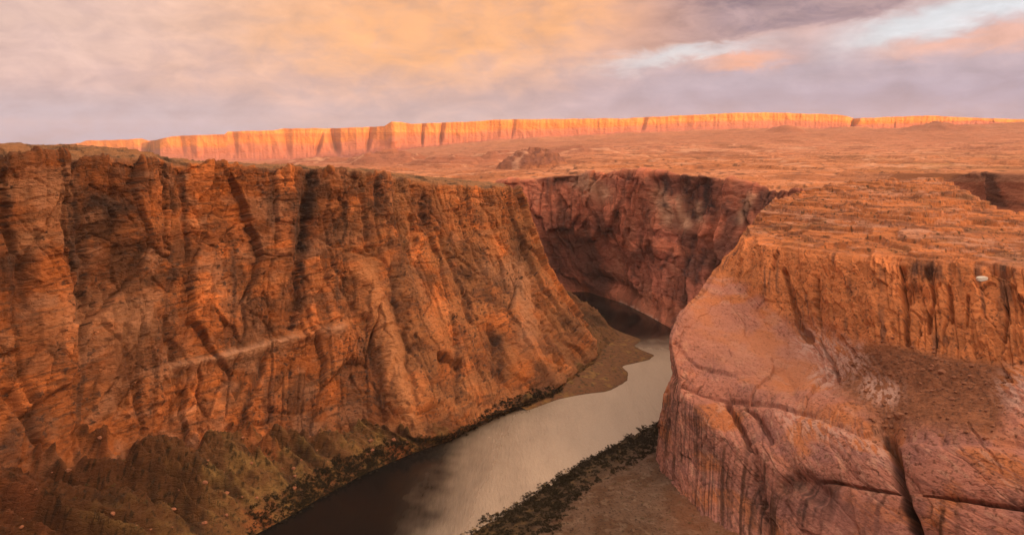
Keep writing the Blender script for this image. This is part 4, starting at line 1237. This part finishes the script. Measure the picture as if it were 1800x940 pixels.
def build_banks():
    # gravel bar under the nose
    outline = [(930, 722), (985, 702), (1030, 694), (1075, 690), (1108, 672), (1110, 656), (1096, 645), (1148, 634), (1158, 625), (1136, 617), (1120, 609), (1136, 598), (1096, 585), (1040, 556), (1000, 530)]
    inner = [(890, 708), (930, 690), (960, 672), (980, 655), (1000, 640), (1010, 628), (1018, 620), (1022, 612), (1024, 606), (1022, 600), (1016, 590), (1010, 575), (995, 555), (985, 538), (970, 518)]
    W = np.array([at_z(p[0], p[1], -0.6) for p in outline]); I = np.array([at_z(p[0], p[1], 7.0) for p in inner])
    ctrl = np.stack([W - np.array([0, 0, 2.]), W, W * .78 + I * .22 + np.array([0, 0, .8]), W * .5 + I * .5, I])
    P, U, V = interp_grid(ctrl, np.linspace(0, 1, len(outline)), [0, .12, .3, .6, 1], 420, 90, ru=11, rv=3)
    X, Y, Z = P[..., 0], P[..., 1], P[..., 2]
    P[..., 2] += .8 * fbm(X / 9, Y / 9, 1.0, 3) * sstep(V, .1, .4)[:, None]
    n1 = fbm(X / 14, Y / 14, 3., 4)
    col = mixc(np.array([.17, .080, .040]), np.array([.25, .14, .05]), sstep(n1, .1, .7))
    col = mixc(col, np.array([.09, .055, .03]), sstep(fbm(X / 5, Y / 5, 1., 3), .15, .6))
    rim = (np.exp(-((V - .14) / .06) ** 2))[:, None] + 0 * X
    col = mixc(col, np.array([.07, .04, .025]), .7 * rim)
    o = mesh_from_grid('gravel_bar', P, col, M_ground)
    tag(o, 'low brown gravel bar with yellow grass jutting into the river', 'gravel bar', kind='structure')
    Pbar = P
    # right bank: toe, dark thicket shelf, gravel bench up to the mesa
    toe = [(1156, 738), (1110, 760), (1040, 800), (980, 836), (930, 868), (880, 896), (830, 926), (740, 985), (600, 1080), (400, 1250)]
    shelf = [(1158, 758), (1130, 778), (1075, 795), (1020, 830), (985, 858), (965, 890), (900, 935), (830, 985), (700, 1080), (520, 1250)]
    bench = [(1160, 768), (1145, 790), (1110, 812), (1060, 838), (1010, 866), (990, 895), (950, 940), (900, 985), (800, 1080), (640, 1250)]
    back = [(1230, 800), (1250, 830), (1270, 860), (1290, 890), (1320, 930), (1350, 970), (1370, 1010), (1320, 1040), (1400, 1140), (1500, 1330)]
    T = np.array([at_z(*p, -1.0) for p in toe]); Sh = np.array([at_z(*p, 3.0) for p in shelf])
    Be = np.array([at_z(*p, 9.0) for p in bench]); Ba = np.array([at_z(*p, 16.0) for p in back])
    ctrl = np.stack([T - np.array([0, 0, 2.]), T, Sh, Be, Be * .5 + Ba * .5 + np.array([0, 0, 1.]), Ba])
    P, U, V = interp_grid(ctrl, np.linspace(0, 1, len(toe)), [0, .08, .3, .4, .7, 1], 420, 320, ru=12, rv=6)
    X, Y, Z = P[..., 0], P[..., 1], P[..., 2]
    hv = sstep(V, .3, .45)[:, None]
    P[..., 2] += .7 * fbm(X / 12, Y / 12, 1., 3) * sstep(V, .06, .2)[:, None] + hv * (1.1 * fbm(X / 22, Y / 22, 4., 3) + .35 * fbm(X / 2.5, Y / 2.5, 2., 2))
    n1 = fbm(X / 18, Y / 18, 3., 4)
    g = mixc(np.array([.21, .125, .085]), np.array([.16, .085, .05]), sstep(n1, -.2, .4))
    g = mixc(g, np.array([.30, .20, .14]), .6 * sstep(fbm(X / 7, Y / 7, 6., 3), .2, .6))
    g = g * .55
    g = mixc(g, np.array([.03, .02, .014]), .85 * sstep(fbm(X / 1.8, Y / 1.8, 2., 2), .3, .6))
    g = mixc(g, np.array([.22, .085, .045]), .5 * sstep(V, .65, .85)[:, None] + 0 * X)
    dkc = mixc(np.array([.05, .032, .018]), np.array([.09, .055, .025]), sstep(fbm(X / 5, Y / 5, 1., 3), 0, .5))
    col = mixc(dkc, g, hv + 0 * X)
    rim = (np.exp(-((V - .09) / .035) ** 2))[:, None] * sstep(-X, -90, 10)
    col = mixc(col, np.array([.38, .21, .06]), .8 * rim)
    o = mesh_from_grid('riverbank', P, col, M_ground)
    tag(o, 'dark brush covered right river bank rising to a grey gravel bench', 'riverbank', kind='structure')
    return Pbar, P


# ================================================================== SHRUBS AND ROCKS
def leaf_material(name, c1, c2):
    m = bpy.data.materials.new(name); m.use_nodes = True
    t = m.node_tree; n = NT(t); b = t.nodes['Principled BSDF']
    pos = n.node('ShaderNodeTexCoord').outputs['Object']
    f = n.noise(pos, 3.0, 3, .6)
    rnd = n.node('ShaderNodeObjectInfo').outputs['Random']
    t.links.new(n.mix(n.m('MULTIPLY_ADD', rnd, .4, n.mul(f, .7), clamp=True), c1, c2), b.inputs['Base Color'])
    b.inputs['Roughness'].default_value = .8
    b.inputs['Specular IOR Level'].default_value = .1
    return m


def shrub_mesh(name, mat, seed, n_leaf=340, flat=.75):
    r = np.random.default_rng(seed)
    lobes = r.normal(size=(6, 3)) * np.array([.6, .6, .28]) + np.array([0, 0, .55]); lobes[:, 2] = np.maximum(lobes[:, 2], .15)
    vs, fs = [], []
    for i in range(n_leaf):
        l = lobes[r.integers(6)]
        dvec = r.normal(size=3); dvec /= np.linalg.norm(dvec)
        c = l + dvec * (.38 * r.random() ** .4) * np.array([1, 1, flat])
        c[2] = max(c[2], .03)
        a = r.normal(size=3); a /= np.linalg.norm(a)
        b = np.cross(a, r.normal(size=3)); b /= np.linalg.norm(b)
        sz = .05 + .07 * r.random()
        k = len(vs)
        vs += [c - a * sz, c + b * sz * .6, c + a * sz, c - b * sz * .6]
        fs.append((k, k + 1, k + 2, k + 3))
    for i in range(5):                                   # stems
        ang = r.random() * 6.28; tip = lobes[i]
        k = len(vs)
        o = np.array([.05 * math.cos(ang), .05 * math.sin(ang), 0])
        pn = np.array([-math.sin(ang), math.cos(ang), 0]) * .025
        vs += [o - pn - np.array([0, 0, .1]), o + pn - np.array([0, 0, .1]), tip + pn * .4, tip - pn * .4, o * 1.8 - np.array([0, 0, .1]), tip + o * .3]
        fs += [(k, k + 1, k + 2, k + 3), (k + 1, k + 4, k + 5, k + 2), (k + 4, k, k + 3, k + 5)]
    me = bpy.data.meshes.new(name)
    me.from_pydata([tuple(v) for v in vs], [], fs)
    me.materials.append(mat)
    return me


def rock_mesh(name, mat, seed):
    import bmesh
    bm = bmesh.new()
    bmesh.ops.create_icosphere(bm, subdivisions=3, radius=1.0)
    r = np.random.default_rng(seed)
    planes = [(Vector(r.normal(size=3)).normalized(), .55 + .35 * r.random()) for _ in range(11)]
    off = r.random(3) * 50
    sc = Vector((1.0, .75 + .3 * r.random(), .6 + .25 * r.random()))
    for v in bm.verts:
        p = v.co.copy()
        for nrm, dd in planes:
            e = p.dot(nrm) - dd
            if e > 0:
                p -= nrm * e * .92
        k = float(perlin(p.x * 2.2 + off[0], p.y * 2.2 + off[1], p.z * 2.2 + off[2]))
        p *= 1 + .10 * k
        v.co = Vector((p.x * sc.x, p.y * sc.y, p.z * sc.z))
    me = bpy.data.meshes.new(name)
    bm.to_mesh(me); bm.free()
    me.materials.append(mat)
    return me


def plain_rock_material(name, c1, c2):
    m = bpy.data.materials.new(name); m.use_nodes = True
    t = m.node_tree; n = NT(t); b = t.nodes['Principled BSDF']
    pos = n.node('ShaderNodeTexCoord').outputs['Object']
    f = n.noise(pos, 2.4, 6, .65)
    rnd = n.node('ShaderNodeObjectInfo').outputs['Random']
    t.links.new(n.mix(n.m('MULTIPLY_ADD', rnd, .5, n.mul(f, .6), clamp=True), c1, c2), b.inputs['Base Color'])
    b.inputs['Roughness'].default_value = .9
    bp = n.node('ShaderNodeBump'); bp.inputs['Strength'].default_value = .5; bp.inputs['Distance'].default_value = .2
    t.links.new(f, bp.inputs['Height']); t.links.new(bp.outputs[0], b.inputs['Normal'])
    return m


STUFF = {}


def place(mesh, name, loc, size, label, cat, group=None, squash=1.0, stuff=None):
    sc_ = (size, size * random.uniform(.85, 1.15), size * squash)
    rz = random.random() * 6.28
    if stuff:                                            # past the countable number: one growth
        n = len(mesh.vertices)
        co = np.empty(n * 3, np.float32); mesh.vertices.foreach_get('co', co)
        co = co.reshape(-1, 3) * np.array(sc_)
        c_, s_ = math.cos(rz), math.sin(rz)
        co = np.stack([co[:, 0] * c_ - co[:, 1] * s_, co[:, 0] * s_ + co[:, 1] * c_, co[:, 2]], -1) + np.asarray(loc)
        fs = np.empty(len(mesh.polygons) * 4, np.int32); mesh.polygons.foreach_get('vertices', fs)
        STUFF.setdefault(stuff, []).append((co, fs.reshape(-1, 4), mesh.materials[0]))
        return None
    o = bpy.data.objects.new(name, mesh)
    COL.objects.link(o)
    o.location = loc
    o.rotation_euler = (0, 0, rz)
    o.scale = sc_
    tag(o, label, cat, group)
    return o


def flush_stuff(labels):
    for key, items in STUFF.items():
        k = 0; V, F = [], []
        for co, fs, mat in items:
            V.append(co); F.append(fs + k); k += len(co)
        me = bpy.data.meshes.new(key)
        me.from_pydata(np.concatenate(V).tolist(), [], np.concatenate(F).tolist())
        me.materials.append(items[0][2])
        o = bpy.data.objects.new(key, me); COL.objects.link(o)
        tag(o, labels[key][0], labels[key][1], kind='stuff')


def pick(Q, px, py, cond, n, mind, weight=None):
    """choose n surface points at least mind apart"""
    idx = np.flatnonzero(cond.ravel())
    p = None
    if weight is not None:
        p = weight.ravel()[idx]; p = p / p.sum()
    idx = rng.choice(idx, size=min(len(idx), n * 14), replace=False, p=p)
    pts = Q.reshape(-1, 3); out = []
    for i in idx:
        c = pts[i]
        if all((c[0] - o[0]) ** 2 + (c[1] - o[1]) ** 2 > mind * mind for o in out):
            out.append(c)
            if len(out) >= n:
                break
    return out


def build_life(left, right, bar, bank):
    M_thick = leaf_material('thicket_leaf', (.012, .012, .007), (.050, .036, .017))
    M_sage = leaf_material('sage_leaf', (.05, .045, .02), (.13, .11, .045))
    M_yel = leaf_material('willow_leaf', (.16, .11, .03), (.30, .19, .05))
    thick = [shrub_mesh('riverside_shrub', M_thick, 40 + i, 420, .9) for i in range(4)]
    sage = [shrub_mesh('sagebrush', M_sage, 60 + i, 150, .7) for i in range(3)]
    yel = [shrub_mesh('willow_shrub', M_yel, 70 + i, 260, .9) for i in range(2)]
    Q, Vv, px, py, vis = left
    qx, qy = to_px(Q)
    # dark thicket at the foot of the left wall
    cond = vis & (Q[..., 2] > -.5) & (Q[..., 2] < 10) & (qx > 440) & (qx < 985) & (qy < 960)
    for i, c in enumerate(pick(Q, qx, qy, cond, 520, 1.8)):
        place(random.choice(thick), 'riverside_shrub', c - np.array([0, 0, .3]), random.uniform(1.3, 4.0), 'dark green shrub in the thicket along the foot of the left canyon wall', 'shrub',
              'shrubs in the thicket under the left canyon wall', random.uniform(.8, 1.1), stuff=None if i < 120 else 'brush')
    cond = vis & (Vv < .17) & (Q[..., 2] > 6) & (qx > 120) & (qx < 760) & (qy < 950)
    for c in pick(Q, qx, qy, cond, 110, 3.0):
        place(random.choice(sage), 'sagebrush', c - np.array([0, 0, .2]), random.uniform(1.0, 1.9), 'small olive sagebrush dotted on the debris slope under the left canyon wall', 'shrub',
              'sagebrush on the left debris slope')
    cond = vis & (Vv < .18) & (Q[..., 2] > 1) & (qx > 960) & (qx < 1140) & (qy > 500) & (qy < 625)
    for c in pick(Q, qx, qy, cond, 70, 4.0):
        place(random.choice(sage), 'sagebrush', c - np.array([0, 0, .2]), random.uniform(1.2, 2.6), 'dry bush on the debris slope behind the gravel bar', 'shrub', 'bushes on the slope behind the gravel bar')
    qx, qy = to_px(bar)
    nvb = bar.shape[0]
    vv = np.linspace(0, 1, nvb)[:, None] + 0 * qx
    for c in pick(bar, qx, qy, (vv > .3) & (bar[..., 2] > .6), 60, 4.5):
        place(random.choice(sage), 'sagebrush', c - np.array([0, 0, .2]), random.uniform(1.3, 2.4), 'low olive bush growing on the gravel bar in the river bend', 'shrub', 'bushes on the gravel bar')
    for c in pick(bar, qx, qy, (vv > .75) & (qx < 1075), 40, 4.0):
        place(random.choice(thick), 'riverside_shrub', c - np.array([0, 0, .2]), random.uniform(2.4, 4.0), 'dark shrub between the gravel bar and the cliff foot', 'shrub', 'dark shrubs behind the gravel bar')
    qx, qy = to_px(bank)
    vv = np.linspace(0, 1, bank.shape[0])[:, None] + 0 * qx
    for i, c in enumerate(pick(bank, qx, qy, (vv > .09) & (vv < .43) & (qy < 960) & (qx > 760), 760, 1.3)):
        place(random.choice(thick), 'riverside_shrub', c - np.array([0, 0, .3]), random.uniform(1.0, 3.4), 'dark green shrub in the brush strip along the right river bank', 'shrub',
              'shrubs of the brush strip on the right bank', random.uniform(.7, 1.0), stuff=None if i < 140 else 'brush')
    for c in pick(bank, qx, qy, (vv > .075) & (vv < .12) & (qy < 960) & (qx > 760) & (qx < 1000), 60, 1.8):
        place(random.choice(yel), 'willow_shrub', c - np.array([0, 0, .2]), random.uniform(.9, 1.7), 'yellow willow shrub at the water edge of the right bank', 'shrub', 'yellow willows at the water edge', .9)
    for c in pick(bank, qx, qy, (vv > .45) & (vv < .95) & (qy < 955), 68, 3.2):
        place(random.choice(sage), 'sagebrush', c - np.array([0, 0, .2]), random.uniform(.8, 1.6), 'small grey brown bush on the gravel bench below the slickrock mesa', 'shrub', 'bushes on the gravel bench')
    flush_stuff({'brush': ('dense dark brush filling in between the shrubs on both river banks', 'brush')})
    # rocks on the debris slope of the mesa
    M_b = plain_rock_material('boulder_rock', (.15, .058, .028), (.33, .13, .07))
    rocks = [rock_mesh('boulder', M_b, 200 + i) for i in range(6)]
    Q, Vv, px, py, vis, deb = right
    qx, qy = to_px(Q)
    cond = vis & (deb > .45) & (qx < 1800) & (Vv > .42) & (Vv < .66)
    for c in pick(Q, qx, qy, cond, 240, 2.4):
        sz = .5 + 1.5 * random.random() ** 3
        place(random.choice(rocks), 'boulder', c + np.array([0, 0, sz * .15]), sz, 'small reddish rock scattered on the debris slope below the mesa ledge', 'rock', 'rocks on the debris slope of the mesa')

    LQ, LV, lpx, lpy, lvis = left
    lx, ly = to_px(LQ)
    cond = lvis & (LV < .19) & (LV > .05) & (LQ[..., 2] > 8) & (lx > 20) & (lx < 720) & (ly < 945)
    for c in pick(LQ, lx, ly, cond, 55, 5.0):
        sz = .7 + 1.7 * random.random() ** 2
        place(random.choice(rocks), 'boulder', c + np.array([0, 0, sz * .1]), sz, 'reddish fallen boulder lying on the debris slope at the foot of the left canyon wall', 'rock', 'fallen boulders on the left debris slope')

    def on_mesa(x, y):
        k = np.argmin((qx - x) ** 2 + (qy - y) ** 2 + 1e6 * (~vis))
        return Q.reshape(-1, 3)[k]
    c = on_mesa(1580, 732)
    place(rocks[0], 'boulder', c + np.array([0, 0, 1.0]), 4.0, 'largest rounded pink boulder at the lower end of the debris slope', 'boulder')
    c = on_mesa(1655, 655)
    place(rocks[2], 'boulder', c + np.array([0, 0, .6]), 2.6, 'pale flat boulder high on the debris slope near the ledge', 'boulder')
    M_w = plain_rock_material('bleached_rock', (.36, .30, .26), (.70, .66, .60))
    c = on_mesa(1726, 488)
    place(rock_mesh('bleached_boulder', M_w, 230), 'bleached_boulder', c + np.array([0, -.6, -.8]), 4.2, 'white bleached boulder on the ledge cliff at the right', 'boulder')


# ------------------------------------------------------------------ build
build_base_ground()
build_shade_ridge()
build_mesa_range()
build_plateau()
build_far_wall()
build_river()
left = build_left_wall()
right = build_right_mesa()
bar, bank = build_banks()
build_life(left, right, bar, bank)


# ------------------------------------------------------------------ haze
def build_haze():
    import bmesh
    bm = bmesh.new()
    bmesh.ops.create_cube(bm, size=1.0)
    x0, x1, y0, y1, z0, z1 = -15500, 15500, -15500, 15500, -14, 780
    for v in bm.verts:
        v.co = Vector((x0 if v.co.x < 0 else x1, y0 if v.co.y < 0 else y1, z0 if v.co.z < 0 else z1))
    me = bpy.data.meshes.new('haze'); bm.to_mesh(me); bm.free()
    m = bpy.data.materials.new('haze_air'); m.use_nodes = True
    t = m.node_tree; t.nodes.clear()
    v = t.nodes.new('ShaderNodeVolumePrincipled')
    v.inputs['Color'].default_value = (.96, .80, .82, 1)
    v.inputs['Density'].default_value = 2.3e-5
    v.inputs['Anisotropy'].default_value = 0.0
    o = t.nodes.new('ShaderNodeOutputMaterial')
    t.links.new(v.outputs[0], o.inputs['Volume'])
    me.materials.append(m)
    ob = bpy.data.objects.new('haze', me); COL.objects.link(ob)
    tag(ob, 'thin pink evening haze over the canyon country', 'haze', kind='stuff')


build_haze()
